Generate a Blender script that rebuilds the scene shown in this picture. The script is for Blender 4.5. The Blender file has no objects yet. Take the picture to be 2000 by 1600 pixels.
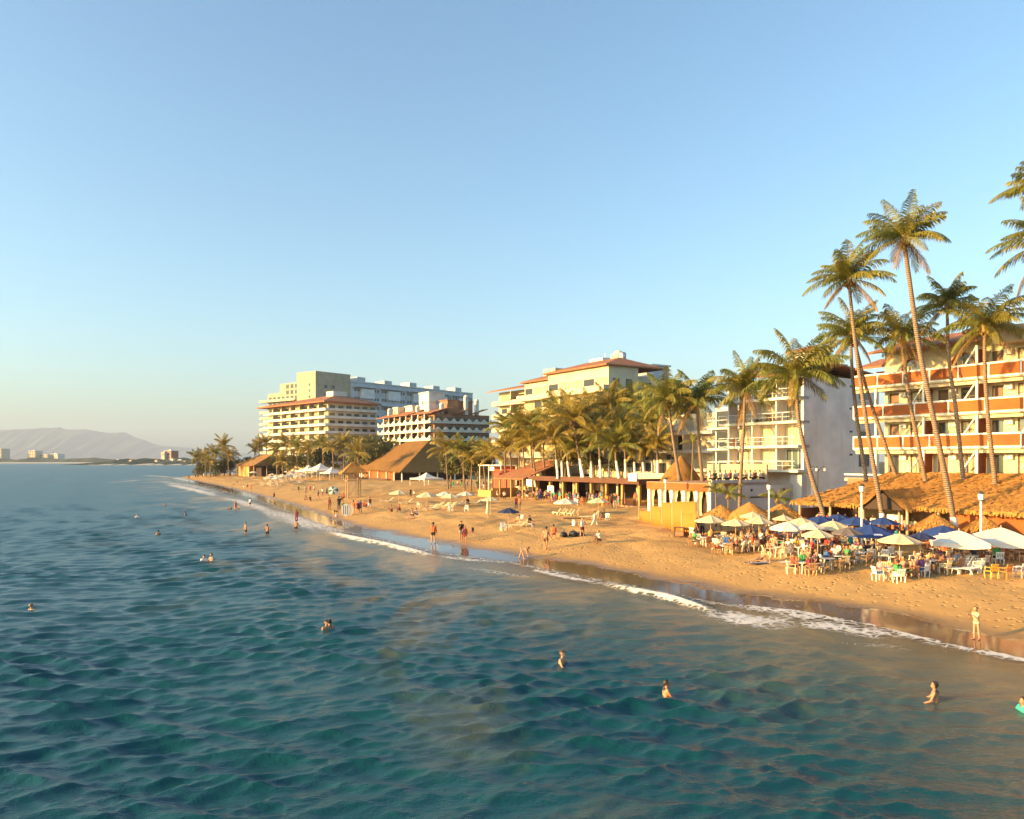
import bpy, bmesh, math, random
import numpy as np
from mathutils import Vector, Matrix, Euler
R = math.radians
rng = random.Random(7)
sc = bpy.context.scene
col = sc.collection

# ---------------------------------------------------------------- camera, sky, sun, exposure
CH = 8.0            # camera height above the sea
F = 1500.0          # focal length in photo pixels (photo 2000 x 1600), horizon on row 900
cd = bpy.data.cameras.new('camera'); cam = bpy.data.objects.new('camera', cd); col.objects.link(cam)
cam.location = (0, 0, CH); cam.rotation_euler = (R(90), 0, 0)
cd.sensor_width = 36.0; cd.lens = 36.0*F/2000.0; cd.shift_y = 0.05; cd.clip_start = 0.3; cd.clip_end = 60000
sc.camera = cam
SUN_EL = 12.0
SUN_VEC = Vector((-0.95, -0.31, 0)).normalized()      # horizontal direction towards the sun
w = bpy.data.worlds.new('World'); sc.world = w; w.use_nodes = True
nt = w.node_tree; nt.nodes.clear()
sky = nt.nodes.new('ShaderNodeTexSky'); sky.sky_type = 'NISHITA'; sky.sun_disc = False
sky.sun_elevation = R(SUN_EL); sky.sun_rotation = math.atan2(SUN_VEC.x, SUN_VEC.y)
sky.altitude = 0; sky.air_density = 1.0; sky.dust_density = 2.5; sky.ozone_density = 1.0
bg = nt.nodes.new('ShaderNodeBackground'); bg.inputs[1].default_value = 0.124
wo = nt.nodes.new('ShaderNodeOutputWorld')
tint = nt.nodes.new('ShaderNodeMix'); tint.data_type = 'RGBA'; tint.blend_type = 'MULTIPLY'; tint.inputs[0].default_value = 1.0; tint.inputs[7].default_value = (.745, .985, 1.09, 1)
nt.links.new(sky.outputs[0], tint.inputs[6]); nt.links.new(tint.outputs[2], bg.inputs[0]); nt.links.new(bg.outputs[0], wo.inputs[0])
sd = bpy.data.lights.new('sun', 'SUN'); so = bpy.data.objects.new('sun', sd); col.objects.link(so)
sd.energy = 5.0; sd.angle = R(0.5); sd.color = (1.0, 0.56, 0.17)
tosun = Vector((SUN_VEC.x*math.cos(R(SUN_EL)), SUN_VEC.y*math.cos(R(SUN_EL)), math.sin(R(SUN_EL))))
so.rotation_euler = tosun.to_track_quat('Z', 'Y').to_euler(); so.location = (-60, -20, 60)
vs = sc.view_settings; vs.view_transform = 'Standard'; vs.look = 'None'; vs.gamma = 1; vs.exposure = 1.45
sc.cycles.use_denoising = True
sc.cycles.max_bounces = 6; sc.cycles.volume_bounces = 0; sc.cycles.transparent_max_bounces = 8
sc.cycles.caustics_reflective = False; sc.cycles.caustics_refractive = False

# ---------------------------------------------------------------- helpers
def at(px, py, Y):
    return Vector(((px-1000)/F*Y, Y, CH+(900-py)/F*Y))

def props(o, label=None, cat=None, group=None, kind=None):
    if label: o['label'] = label
    if cat: o['category'] = cat
    if group: o['group'] = group
    if kind: o['kind'] = kind
    return o

def empty(name, loc=(0,0,0), rz=0.0, label=None, cat=None, group=None):
    o = bpy.data.objects.new(name, None); col.objects.link(o)
    o.empty_display_size = 0.3
    o.location = loc; o.rotation_euler = (0, 0, rz)
    return props(o, label, cat, group)

def link(name, me, parent=None, loc=(0,0,0), rot=(0,0,0), color=None, scale=None):
    o = bpy.data.objects.new(name, me); col.objects.link(o)
    o.parent = parent; o.location = loc; o.rotation_euler = rot
    if scale is not None: o.scale = scale if hasattr(scale, '__len__') else (scale,)*3
    if color is not None: o.color = (*color, 1)
    return o

class MB:
    """collects shapes, then becomes one mesh"""
    def __init__(s): s.v = []; s.f = []
    def add(s, vs_, fs):
        n = len(s.v); s.v += [tuple(v) for v in vs_]; s.f += [tuple(i+n for i in f) for f in fs]; return s
    def box(s, x0, y0, z0, x1, y1, z1):
        return s.add([(x0,y0,z0),(x1,y0,z0),(x1,y1,z0),(x0,y1,z0),(x0,y0,z1),(x1,y0,z1),(x1,y1,z1),(x0,y1,z1)],
                     [(0,3,2,1),(4,5,6,7),(0,1,5,4),(1,2,6,5),(2,3,7,6),(3,0,4,7)])
    def prism(s, poly, z0, z1):
        n = len(poly)
        return s.add([(x,y,z0) for x,y in poly]+[(x,y,z1) for x,y in poly],
                     [tuple(range(n-1,-1,-1)), tuple(range(n,2*n))]+[(i,(i+1)%n,n+(i+1)%n,n+i) for i in range(n)])
    def tube(s, pts, rad, n=8, cap=True):
        pts = [Vector(p) for p in pts]
        if not hasattr(rad, '__len__'): rad = [rad]*len(pts)
        vs_ = []; fs = []
        for i, p in enumerate(pts):
            d = (pts[min(i+1, len(pts)-1)]-pts[max(i-1, 0)]).normalized()
            a = d.orthogonal().normalized() if abs(d.z) < 0.9 else (Vector((1,0,0))-d*d.x).normalized()
            if abs(d.z) < 0.9: a = Vector((0,0,1)).cross(d).normalized()
            b = d.cross(a)
            for k in range(n):
                t = 2*math.pi*k/n
                vs_.append(p+(a*math.cos(t)+b*math.sin(t))*rad[i])
        m = len(pts)
        for i in range(m-1):
            for k in range(n):
                fs.append((i*n+k, i*n+(k+1)%n, (i+1)*n+(k+1)%n, (i+1)*n+k))
        if cap:
            fs.append(tuple(range(n-1,-1,-1))); fs.append(tuple((m-1)*n+k for k in range(n)))
        return s.add(vs_, fs)
    def bar(s, a, b, wd, ht):
        a = Vector(a); b = Vector(b); d = (b-a).normalized()
        side = d.cross(Vector((0,0,1)))
        side = Vector((1,0,0)) if side.length < 1e-4 else side.normalized()
        up = side.cross(d); p = []
        for q in (a, b):
            for i, j in ((-1,-1),(1,-1),(1,1),(-1,1)): p.append(q+side*(wd/2*i)+up*(ht/2*j))
        return s.add(p, [(0,1,2,3),(7,6,5,4),(0,4,5,1),(1,5,6,2),(2,6,7,3),(3,7,4,0)])
    def lathe(s, prof, n=12, c=(0,0,0)):
        vs_ = []; fs = []
        for r, z in prof:
            for k in range(n):
                t = 2*math.pi*k/n; vs_.append((c[0]+r*math.cos(t), c[1]+r*math.sin(t), c[2]+z))
        m = len(prof)
        for i in range(m-1):
            for k in range(n): fs.append((i*n+k, i*n+(k+1)%n, (i+1)*n+(k+1)%n, (i+1)*n+k))
        fs.append(tuple(range(n-1,-1,-1))); fs.append(tuple((m-1)*n+k for k in range(n)))
        return s.add(vs_, fs)
    def mesh(s, name, mat, smooth=False):
        me = bpy.data.meshes.new(name); me.from_pydata(s.v, [], s.f); me.update()
        if mat: me.materials.append(mat)
        if smooth: me.polygons.foreach_set('use_smooth', [True]*len(me.polygons))
        return me
    def build(s, name, mat, parent=None, smooth=False, loc=(0,0,0), rot=(0,0,0), color=None):
        return link(name, s.mesh(name, mat, smooth), parent, loc, rot, color)

def np_mesh(name, co, quads, mat, smooth=True, attrs=None):
    me = bpy.data.meshes.new(name); n = len(co); m = len(quads)
    me.vertices.add(n); me.vertices.foreach_set('co', co.astype(np.float32).ravel())
    k = quads.shape[1]
    me.loops.add(m*k); me.loops.foreach_set('vertex_index', quads.astype(np.int32).ravel())
    me.polygons.add(m); me.polygons.foreach_set('loop_start', np.arange(0, m*k, k, dtype=np.int32))
    me.polygons.foreach_set('loop_total', np.full(m, k, dtype=np.int32))
    if smooth: me.polygons.foreach_set('use_smooth', np.ones(m, dtype=bool))
    me.update(calc_edges=True)
    for nm, a in (attrs or {}).items():
        at_ = me.attributes.new(nm, 'FLOAT', 'POINT'); at_.data.foreach_set('value', a.astype(np.float32).ravel())
    me.materials.append(mat); return me

def grid_quads(nr, nc):
    i = np.arange((nr-1)*(nc-1)); r = i//(nc-1); c = i % (nc-1); a = r*nc+c
    return np.stack([a, a+1, a+nc+1, a+nc], 1)

def copy_tree(o, parent=None, loc=None, rz=None, scale=None, colors=None):
    c = o.copy(); col.objects.link(c); c.parent = parent
    if loc is not None: c.location = loc
    if rz is not None: c.rotation_euler = (0, 0, rz)
    if scale is not None: c.scale = scale if hasattr(scale, '__len__') else (scale,)*3
    for ch in o.children:
        copy_tree(ch, c, colors=colors)
    if colors:
        k = c.name.split('.')[0]
        if k in colors: c.color = (*colors[k], 1)
    return c

# ---------------------------------------------------------------- materials
class N:
    def __init__(s, name):
        s.m = bpy.data.materials.new(name); s.m.use_nodes = True
        s.t = s.m.node_tree; s.t.nodes.clear()
        s.out = s.n('OutputMaterial'); s.b = s.n('BsdfPrincipled')
        s.t.links.new(s.b.outputs[0], s.out.inputs[0])
    def n(s, k, **kw):
        nd = s.t.nodes.new('ShaderNode'+k)
        for a, v in kw.items(): setattr(nd, a, v)
        return nd
    def l(s, a, b): s.t.links.new(a, b)
    def coord(s, kind='Object'): return s.n('TexCoord').outputs[kind]
    def pos(s): return s.n('NewGeometry').outputs['Position']
    def noise(s, vec, scale, detail=3, rough=0.55, dist=0.0):
        nd = s.n('TexNoise'); nd.inputs['Scale'].default_value = scale; nd.inputs['Detail'].default_value = detail
        nd.inputs['Roughness'].default_value = rough; nd.inputs['Distortion'].default_value = dist
        s.l(vec, nd.inputs['Vector']); return nd.outputs['Fac']
    def ramp(s, fac, stops):
        nd = s.n('ValToRGB'); e = nd.color_ramp.elements
        while len(e) < len(stops): e.new(0.5)
        for el, (p, c) in zip(e, stops): el.position = p; el.color = (*c, 1) if hasattr(c, '__len__') else (c, c, c, 1)
        s.l(fac, nd.inputs[0]); return nd.outputs[0]
    def mix(s, fac, a, b, blend='MIX'):
        nd = s.n('Mix', data_type='RGBA', blend_type=blend)
        for v, i in ((fac, 0), (a, 6), (b, 7)):
            if hasattr(v, 'is_linked'): s.l(v, nd.inputs[i])
            else: nd.inputs[i].default_value = v if i == 0 else ((*v, 1) if len(v) == 3 else v)
        return nd.outputs[2]
    def math(s, op, a, b=0.0, c=0.0, clamp=False):
        nd = s.n('Math', operation=op, use_clamp=clamp)
        for i, v in enumerate((a, b, c)):
            if hasattr(v, 'is_linked'): s.l(v, nd.inputs[i])
            else: nd.inputs[i].default_value = v
        return nd.outputs[0]
    def attr(s, name):
        return s.n('Attribute', attribute_name=name).outputs['Fac']
    def bump(s, h, strength=0.5, dist=0.05, normal=None):
        nd = s.n('Bump'); nd.inputs['Strength'].default_value = strength; nd.inputs['Distance'].default_value = dist
        s.l(h, nd.inputs['Height'])
        if normal is not None: s.l(normal, nd.inputs['Normal'])
        return nd.outputs[0]
    def scale(s, vec, xyz):
        nd = s.n('Mapping'); nd.inputs['Scale'].default_value = xyz; s.l(vec, nd.inputs[0]); return nd.outputs[0]
    def set(s, **kw):
        for k, v in kw.items():
            i = s.b.inputs[k.replace('_', ' ')]
            if hasattr(v, 'is_linked'): s.l(v, i)
            else: i.default_value = (*v, 1) if hasattr(v, '__len__') and len(v) == 3 else v
        return s.m

M = {}
def plaster(name, c, var=0.12, rough=0.85, stain=0.25):
    n = N(name); p = n.pos()
    a = n.noise(p, 0.35, 4); b = n.noise(n.scale(p, (1.2, 1.2, 0.18)), 1.4, 4)
    d = tuple(x*(1-var*2) for x in c); s_ = tuple(x*(1-stain)*y for x, y in zip(c, (1, .93, .82)))
    base = n.mix(n.ramp(a, [(.35, 0.0), (.7, 1.0)]), d, c)
    base = n.mix(n.ramp(b, [(.58, 0.0), (.78, 0.7)]), base, s_)
    M[name] = n.set(Base_Color=base, Roughness=rough, Normal=n.bump(n.noise(p, 9, 2), 0.15, 0.02))
def plain(name, c, rough=0.6, var=0.15, sc_=6.0, metal=0.0, spec=0.5):
    n = N(name); p = n.coord()
    base = n.mix(n.noise(p, sc_, 3), tuple(x*(1-var) for x in c), tuple(min(1, x*(1+var)) for x in c))
    M[name] = n.set(Base_Color=base, Roughness=rough, Metallic=metal, Specular_IOR_Level=spec)
def tinted(name, rough, var=0.15, sc_=8.0, sss=False, trans=0.0):
    """colour comes from the object's own colour, so meshes can be shared"""
    n = N(name); oi = n.n('ObjectInfo').outputs['Color']; p = n.coord()
    base = n.mix(n.ramp(n.noise(p, sc_, 3), [(.3, 1-var), (.7, 1.0)]), (0, 0, 0), oi, 'MIX')
    n.set(Base_Color=base, Roughness=rough)
    if trans:
        tr = n.n('BsdfTranslucent'); n.l(base, tr.inputs[0]); ms = n.n('MixShader'); ms.inputs[0].default_value = trans
        n.l(n.b.outputs[0], ms.inputs[1]); n.l(tr.outputs[0], ms.inputs[2]); n.l(ms.outputs[0], n.out.inputs[0])
    M[name] = n.m

plaster('white_plaster', (.72, .68, .60)); plaster('cream_plaster', (.66, .56, .38)); plaster('warm_plaster', (.50, .41, .28)); plaster('ochre_plaster', (.55, .32, .10))
plaster('pale_plaster', (.84, .79, .75)); plaster('grey_plaster', (.58, .58, .60)); plaster('brown_plaster', (.34, .17, .09))
plaster('red_plaster', (.42, .08, .035)); plaster('orange_panel', (.42, .115, .024), var=.2); plaster('yellow_canvas', (.42, .165, .02), var=.05, stain=.12)
plaster('dark_fascia', (.12, .05, .028)); plain('dark_wood', (.075, .04, .022), .6, .3); plain('wood', (.30, .15, .07), .65, .3); plain('pale_wood', (.42, .27, .14), .7, .3)
plain('white_paint', (.80, .78, .74), .45, .06); plain('white_plastic', (.82, .80, .76), .35, .04)
plain('metal_white', (.78, .77, .75), .4, .05); plain('metal_dark', (.05, .05, .055), .4, .1); plain('black_rubber', (.02, .02, .022), .5, .2)
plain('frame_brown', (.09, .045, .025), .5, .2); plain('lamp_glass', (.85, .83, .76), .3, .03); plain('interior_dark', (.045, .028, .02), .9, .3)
plain('deck_tile', (.40, .22, .13), .8, .25, 2.0); plain('pole_wood', (.45, .32, .2), .6, .2)
plain('bag_black', (.025, .025, .03), .55, .4, 12)
tinted('cloth', .85, .22); tinted('skin', .55, .10); tinted('hair', .6, .3); tinted('canvas', .8, .10, 3.0, trans=.22); tinted('paint', .5, .1)
def glass(name, c, rough):
    n = N(name); p = n.pos()
    M[name] = n.set(Base_Color=n.mix(n.noise(p, .8, 2), tuple(x*.6 for x in c), c), Roughness=rough, Specular_IOR_Level=.6)
glass('glass_dark', (.045, .05, .055), .08); glass('glass_teal', (.10, .14, .14), .06)
def curtain():
    n = N('curtain'); p = n.coord(); wv = n.n('TexWave'); wv.inputs['Scale'].default_value = 2.2; wv.inputs['Distortion'].default_value = 1.5
    n.l(n.scale(p, (1, 1, .05)), wv.inputs['Vector'])
    M['curtain'] = n.set(Base_Color=n.mix(wv.outputs['Fac'], (.50, .40, .24), (.76, .64, .42)), Roughness=.9, Normal=n.bump(wv.outputs['Fac'], .8, .08))
curtain()
def tile_roof():
    n = N('tile_roof'); p = n.coord()
    wv = n.n('TexWave', bands_direction='X'); wv.inputs['Scale'].default_value = 1.1; n.l(p, wv.inputs['Vector'])
    w2 = n.n('TexWave', bands_direction='Y'); w2.inputs['Scale'].default_value = .7; w2.inputs['Distortion'].default_value = .6; n.l(p, w2.inputs['Vector'])
    c = n.mix(n.noise(p, 1.6, 5), (.20, .075, .035), (.50, .20, .085)); c = n.mix(n.ramp(n.noise(p, .5, 3), [(.5, 0.), (.75, .6)]), c, (.20, .13, .09))
    M['tile_roof'] = n.set(Base_Color=c, Roughness=.85, Normal=n.bump(n.math('ADD', wv.outputs['Fac'], w2.outputs['Fac']), .7, .12))
tile_roof()
def thatch(name, k):
    n = N(name); p = n.coord()
    f = n.noise(n.scale(p, (5, 5, 1.2)), 3.0, 5, .7, .6); g = n.noise(p, 1.1, 4, .65)
    c = n.ramp(f, [(.25, (.20*k, .09*k, .02*k)), (.5, (.47*k, .235*k, .05*k)), (.8, (.64*k, .36*k, .09*k))])
    c = n.mix(n.ramp(g, [(.42, 0.), (.70, .55)]), c, (.34*k, .18*k, .055*k))
    M[name] = n.set(Base_Color=c, Roughness=.95, Normal=n.bump(n.math('ADD', f, g), .7, .12))
thatch('thatch', 1.0); thatch('thatch_dark', .55)  # darker copy; the conical roof's shaded side is put into this colour
def frond_mat(name, a, b, trans=.3):
    n = N(name); p = n.coord(); oi = n.n('ObjectInfo').outputs['Random']
    c = n.mix(n.noise(p, 1.4, 3), a, b); c = n.mix(n.math('MULTIPLY', oi, .45), c, (.34, .24, .05))
    n.set(Base_Color=c, Roughness=.5)
    tr = n.n('BsdfTranslucent'); n.l(c, tr.inputs[0]); ms = n.n('MixShader'); ms.inputs[0].default_value = trans
    n.l(n.b.outputs[0], ms.inputs[1]); n.l(tr.outputs[0], ms.inputs[2]); n.l(ms.outputs[0], n.out.inputs[0]); M[name] = n.m
frond_mat('frond_green', (.08, .12, .018), (.22, .24, .036)); frond_mat('frond_dry', (.20, .12, .04), (.36, .22, .075))
frond_mat('frond_gold', (.17, .15, .02), (.38, .29, .045)); frond_mat('leaf_green', (.03, .055, .014), (.085, .11, .028))
def trunk():
    n = N('palm_trunk'); p = n.coord()
    wv = n.n('TexWave', bands_direction='Z'); wv.inputs['Scale'].default_value = 2.2; wv.inputs['Distortion'].default_value = 2.5; n.l(p, wv.inputs['Vector'])
    c = n.mix(wv.outputs['Fac'], (.13, .085, .055), (.40, .28, .185)); c = n.mix(n.ramp(n.noise(p, .9, 4), [(.35, 0.), (.65, .8)]), c, (.27, .20, .14))
    M['palm_trunk'] = n.set(Base_Color=c, Roughness=.9, Normal=n.bump(wv.outputs['Fac'], 1.0, .07))
trunk()
# ---------------------------------------------------------------- lie of the land: s runs along the shore, tau inland from the water's edge
SD = np.array([-.477, .879]); SD /= np.linalg.norm(SD); TN = np.array([SD[1], -SD[0]])
_edge = [(2300,1345),(2000,1288),(1830,1255),(1700,1222),(1560,1195),(1400,1178),(1250,1148),(1100,1118),(1000,1098),(850,1078),(760,1056),(640,1030),(560,996),(500,975),(400,948),(335,934)]
_P = np.array([((px-1000)/F*CH*F/(py-900), CH*F/(py-900)) for px, py in _edge])
_S = _P@SD; _T = _P@TN
_S = np.concatenate([[-400, _S[0]-60], _S, [_S[-1]+25, _S[-1]+50, _S[-1]+90, 1400]])
_T = np.concatenate([[_T[0]+60, _T[0]+8], _T, [_T[-1]+12, _T[-1]+45, _T[-1]+130, _T[-1]+700]])
def tau_of(x, y):
    s = x*SD[0]+y*SD[1]; t = x*TN[0]+y*TN[1]; return s, t-np.interp(s, _S, _T)
_GK = np.array([(-400,-9),(-60,-4),(-20,-1.6),(-6,-.45),(0,0),(3.5,.28),(7,.75),(12,1.15),(20,1.45),(40,1.8),(70,2.2),(400,3),(2000,6)], float)
def gz_np(x, y):
    s, ta = tau_of(x, y); return np.interp(ta, _GK[:,0], _GK[:,1])
def gz(x, y): return float(gz_np(np.array([x]), np.array([y]))[0])
def gh(px, py):
    """where the ray through a photo pixel meets the sand or the sea"""
    lo = np.linspace(15, 700, 6000); x = (px-1000)/F*lo; z = CH+(900-py)/F*lo
    g = np.maximum(gz_np(x, lo), 0.0); k = int(np.argmax(z <= g)) if (z <= g).any() else len(lo)-1
    return Vector((x[k], lo[k], gz_np(x[k:k+1], lo[k:k+1])[0]))
def frame(pl, pr):
    """far-left and near-right ground points of a facade -> origin, heading, length"""
    d = Vector((pr[0]-pl[0], pr[1]-pl[1])); return (pl[0], pl[1], 0), math.atan2(d.y, d.x), d.length

# ---------------------------------------------------------------- sand
def sand_material():
    n = N('sand'); p = n.pos(); tau = n.attr('tau')
    big = n.noise(p, .10, 5, .65); fine = n.noise(p, 1.7, 4, .6); tiny = n.noise(p, 22, 2)
    dry = n.mix(n.ramp(big, [(.3, 0.), (.7, 1.)]), (.45, .27, .10), (.55, .345, .135))
    dry = n.mix(n.ramp(fine, [(.45, 0.), (.75, .5)]), dry, (.40, .245, .105))
    trod = n.noise(n.scale(p, (.55, .16, 1)), .35, 4, .6, .8); dry = n.mix(n.ramp(trod, [(.48, 0.), (.66, .55)]), dry, (.36, .215, .085))
    dry = n.mix(n.ramp(tiny, [(.5, 0.), (.8, .35)]), dry, (.33, .20, .085))
    edge = n.math('ADD', tau, n.math('MULTIPLY', n.math('SUBTRACT', n.noise(p, .22, 4, .6), .5), 3.6))
    wet = n.ramp(n.math('MULTIPLY_ADD', edge, .1, 0.0, True), [(.24, 1.0), (.44, 0.0)])     # 0..10 m from the water
    damp = n.ramp(n.math('MULTIPLY_ADD', edge, .1, 0.0, True), [(.36, 1.0), (.72, 0.0)])
    c = n.mix(n.math('MULTIPLY', damp, .45), dry, (.40, .235, .085)); c = n.mix(wet, c, (.105, .075, .05))
    land = n.ramp(n.math('MULTIPLY_ADD', tau, .005, 0.0, True), [(.42, 0.0), (.5, 1.0)])
    c = n.mix(land, c, (.10, .10, .055))
    ft = n.n('TexVoronoi', feature='F1'); ft.inputs['Scale'].default_value = 2.0; ft.inputs['Randomness'].default_value = 1.0
    wp = n.n('VectorMath', operation='ADD'); wn = n.n('TexNoise'); wn.inputs['Scale'].default_value = 1.3; n.l(p, wn.inputs['Vector'])
    wk = n.n('VectorMath', operation='SCALE'); wk.inputs['Scale'].default_value = .35; n.l(wn.outputs['Color'], wk.inputs[0]); n.l(p, wp.inputs[0]); n.l(wk.outputs[0], wp.inputs[1]); n.l(wp.outputs[0], ft.inputs['Vector'])
    pit = n.ramp(ft.outputs['Distance'], [(.05, 0.0), (.27, 1.0)])
    lump = n.math('ADD', n.math('MULTIPLY', pit, .75), n.math('ADD', n.math('MULTIPLY', fine, .28), n.math('MULTIPLY', tiny, .12)))
    lump = n.math('MULTIPLY', lump, n.math('MULTIPLY_ADD', n.math('MAXIMUM', wet, n.math('MULTIPLY', damp, .9)), -.985, 1.0))
    n.set(Base_Color=c, Roughness=n.math('MULTIPLY_ADD', wet, -.87, .95), Specular_IOR_Level=n.math('MULTIPLY_ADD', wet, .60, .15),
          Normal=n.bump(lump, 1.0, .17))
    M['sand'] = n.m
sand_material()
def build_beach():
    s = np.concatenate([np.linspace(-90, 0, 60), np.linspace(0, 110, 300)[1:], np.linspace(110, 420, 330)[1:], np.linspace(420, 520, 50)[1:], np.linspace(520, 1300, 20)[1:]])
    ta = np.concatenate([np.linspace(-60, -8, 14), np.linspace(-8, 32, 190)[1:], np.linspace(32, 90, 90)[1:], np.linspace(90, 300, 16)[1:], np.linspace(300, 2600, 14)[1:]])
    S, T_ = np.meshgrid(s, ta, indexing='ij'); t = T_+np.interp(S, _S, _T)
    x = S*SD[0]+t*TN[0]; y = S*SD[1]+t*TN[1]; z = np.interp(T_, _GK[:,0], _GK[:,1])
    rs = np.random.RandomState(3); d = np.zeros_like(z)
    for k in range(70):                       # low mounds and trampled hollows in the dry sand
        lam = rs.uniform(1.2, 9); a = rs.uniform(0, 6.28); d += lam**.8*.004*np.sin((x*np.cos(a)+y*np.sin(a))*6.283/lam+rs.uniform(0, 6.28))
    z += np.clip(d, -.12, .12)*np.clip((T_-5)/6, 0, 1)*np.clip((120-T_)/30, 0, 1)
    me = np_mesh('beach', np.stack([x, y, z], -1).reshape(-1, 3), grid_quads(*x.shape)[:, ::-1], M['sand'], True, {'tau': T_.ravel()})
    props(link('beach', me), 'golden sand beach curving away along the bay', None, None, 'structure')
build_beach()

# ---------------------------------------------------------------- sea
_FOAM = [   # photo pixels of each foam line, half width (m), strength, height of its roller (m)
    ([(1040,1112),(1110,1128),(1180,1142)], .5, .7, .0), ([(1180,1142),(1250,1158),(1310,1170),(1400,1198)], .5, .9, .26),
    ([(1400,1196),(1470,1212),(1560,1216)], 1.6, .62, .0), ([(1430,1180),(1520,1186),(1600,1200),(1690,1218)], 1.9, .66, .0),
    ([(1560,1216),(1650,1226),(1760,1244)], 1.2, .6, .0), ([(1690,1216),(1750,1228),(1830,1256)], .6, .85, .0), ([(1830,1256),(1900,1270),(2000,1289),(2200,1325)], .35, .8, .0),
    ([(640,1040),(690,1052),(750,1064),(850,1087)], .7, .9, .28), ([(545,1003),(590,1018),(640,1034),(660,1044)], 2.2, .62, .0), ([(520,995),(560,1010),(610,1034)], 2.2, .55, .0),
    ([(850,1086),(920,1094),(1000,1100)], .7, .5, .0), ([(330,946),(370,955),(400,962),(425,970)], 2.0, .7, .1), ([(300,938),(330,943),(380,950),(440,965)], 2.6, .42, .0),
    ([(435,972),(470,980),(500,990),(540,1004)], 1.6, .6, .0), ([(280,937),(240,941),(200,944)], 2.5, .4, .0), ([(100,936),(150,938)], 2.5, .35, .0),
    ([(270,928),(320,931),(335,933)], 3.0, .5, .0), ([(900,1108),(960,1117),(1040,1129)], .6, .3, .0), ([(1620,1255),(1720,1262),(1800,1270)], .5, .22, .0)]
def sea_material():
    n = N('sea_water'); p = n.pos(); dep = n.attr('depth'); foam = n.attr('foam')
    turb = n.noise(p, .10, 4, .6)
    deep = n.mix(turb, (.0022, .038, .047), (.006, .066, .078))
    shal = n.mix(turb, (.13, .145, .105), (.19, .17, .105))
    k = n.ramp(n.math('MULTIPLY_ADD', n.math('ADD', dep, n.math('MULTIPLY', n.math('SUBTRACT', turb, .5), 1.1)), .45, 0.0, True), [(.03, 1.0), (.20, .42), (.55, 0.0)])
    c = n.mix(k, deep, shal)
    stir_gold = n.noise(n.scale(p, (.9, .45, 1)), .11, 5, .6, 1.2)     # drifting patches: stirred-up sand, plus golden reflections put into the colour
    c = n.mix(n.math('MULTIPLY', n.ramp(stir_gold, [(.50, 0.), (.62, 1.)]), n.ramp(n.math('MULTIPLY', dep, .4, 0, True), [(.2, .6), (.85, 0.0)])), c, (.40, .25, .07))
    cell = n.n('TexVoronoi', feature='DISTANCE_TO_EDGE'); cell.inputs['Scale'].default_value = 1.9
    wv = n.n('VectorMath', operation='ADD'); wn = n.n('TexNoise'); wn.inputs['Scale'].default_value = .9; wn.inputs['Detail'].default_value = 4; n.l(p, wn.inputs['Vector'])
    n.l(p, wv.inputs[0]); n.l(wn.outputs['Color'], wv.inputs[1]); n.l(wv.outputs[0], cell.inputs['Vector'])
    lace = n.math('MULTIPLY_ADD', n.ramp(cell.outputs['Distance'], [(.0, 1.0), (.22, .25), (.5, 0.0)]), .55, n.math('MULTIPLY', n.noise(p, 1.1, 5, .7), .62))
    fm = n.ramp(n.math('ADD', foam, n.math('MULTIPLY', n.math('SUBTRACT', lace, .68), n.math('MULTIPLY', foam, 4.0, 0, True))), [(.18, 0.0), (.52, 1.0)])
    c = n.mix(fm, c, (.62, .60, .57))
    r1 = n.noise(n.scale(p, (1.0, 1.6, 1)), 3.2, 4, .62, .4); r2 = n.noise(n.scale(p, (1.0, 1.35, 1)), 9.0, 3, .6, .3)
    r3 = n.noise(n.scale(p, (1.0, 1.7, 1)), 16.0, 2, .5, .3)
    h = n.math('ADD', n.math('ADD', n.math('MULTIPLY', r1, .7), n.math('MULTIPLY', r2, .36)), n.math('MULTIPLY', r3, .14))
    h = n.math('ADD', h, n.math('MULTIPLY', n.math('MULTIPLY', fm, n.noise(p, 7, 3)), .9))
    n.set(Base_Color=c, Roughness=n.math('ADD', n.math('MULTIPLY', fm, .7), n.math('MULTIPLY_ADD', n.attr('chop'), 1.0, .05)), IOR=1.333, Normal=n.bump(h, .9, .055))
    tr = n.n('BsdfTransparent'); ms = n.n('MixShader')
    n.l(n.math('MAXIMUM', n.ramp(n.math('MULTIPLY_ADD', dep, 2.0, 0.02, True), [(.0, .25), (.5, .93), (1.0, 1.0)]), fm), ms.inputs[0])
    n.l(tr.outputs[0], ms.inputs[1]); n.l(n.b.outputs[0], ms.inputs[2]); n.l(ms.outputs[0], n.out.inputs[0]); M['sea'] = n.m
sea_material()
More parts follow.
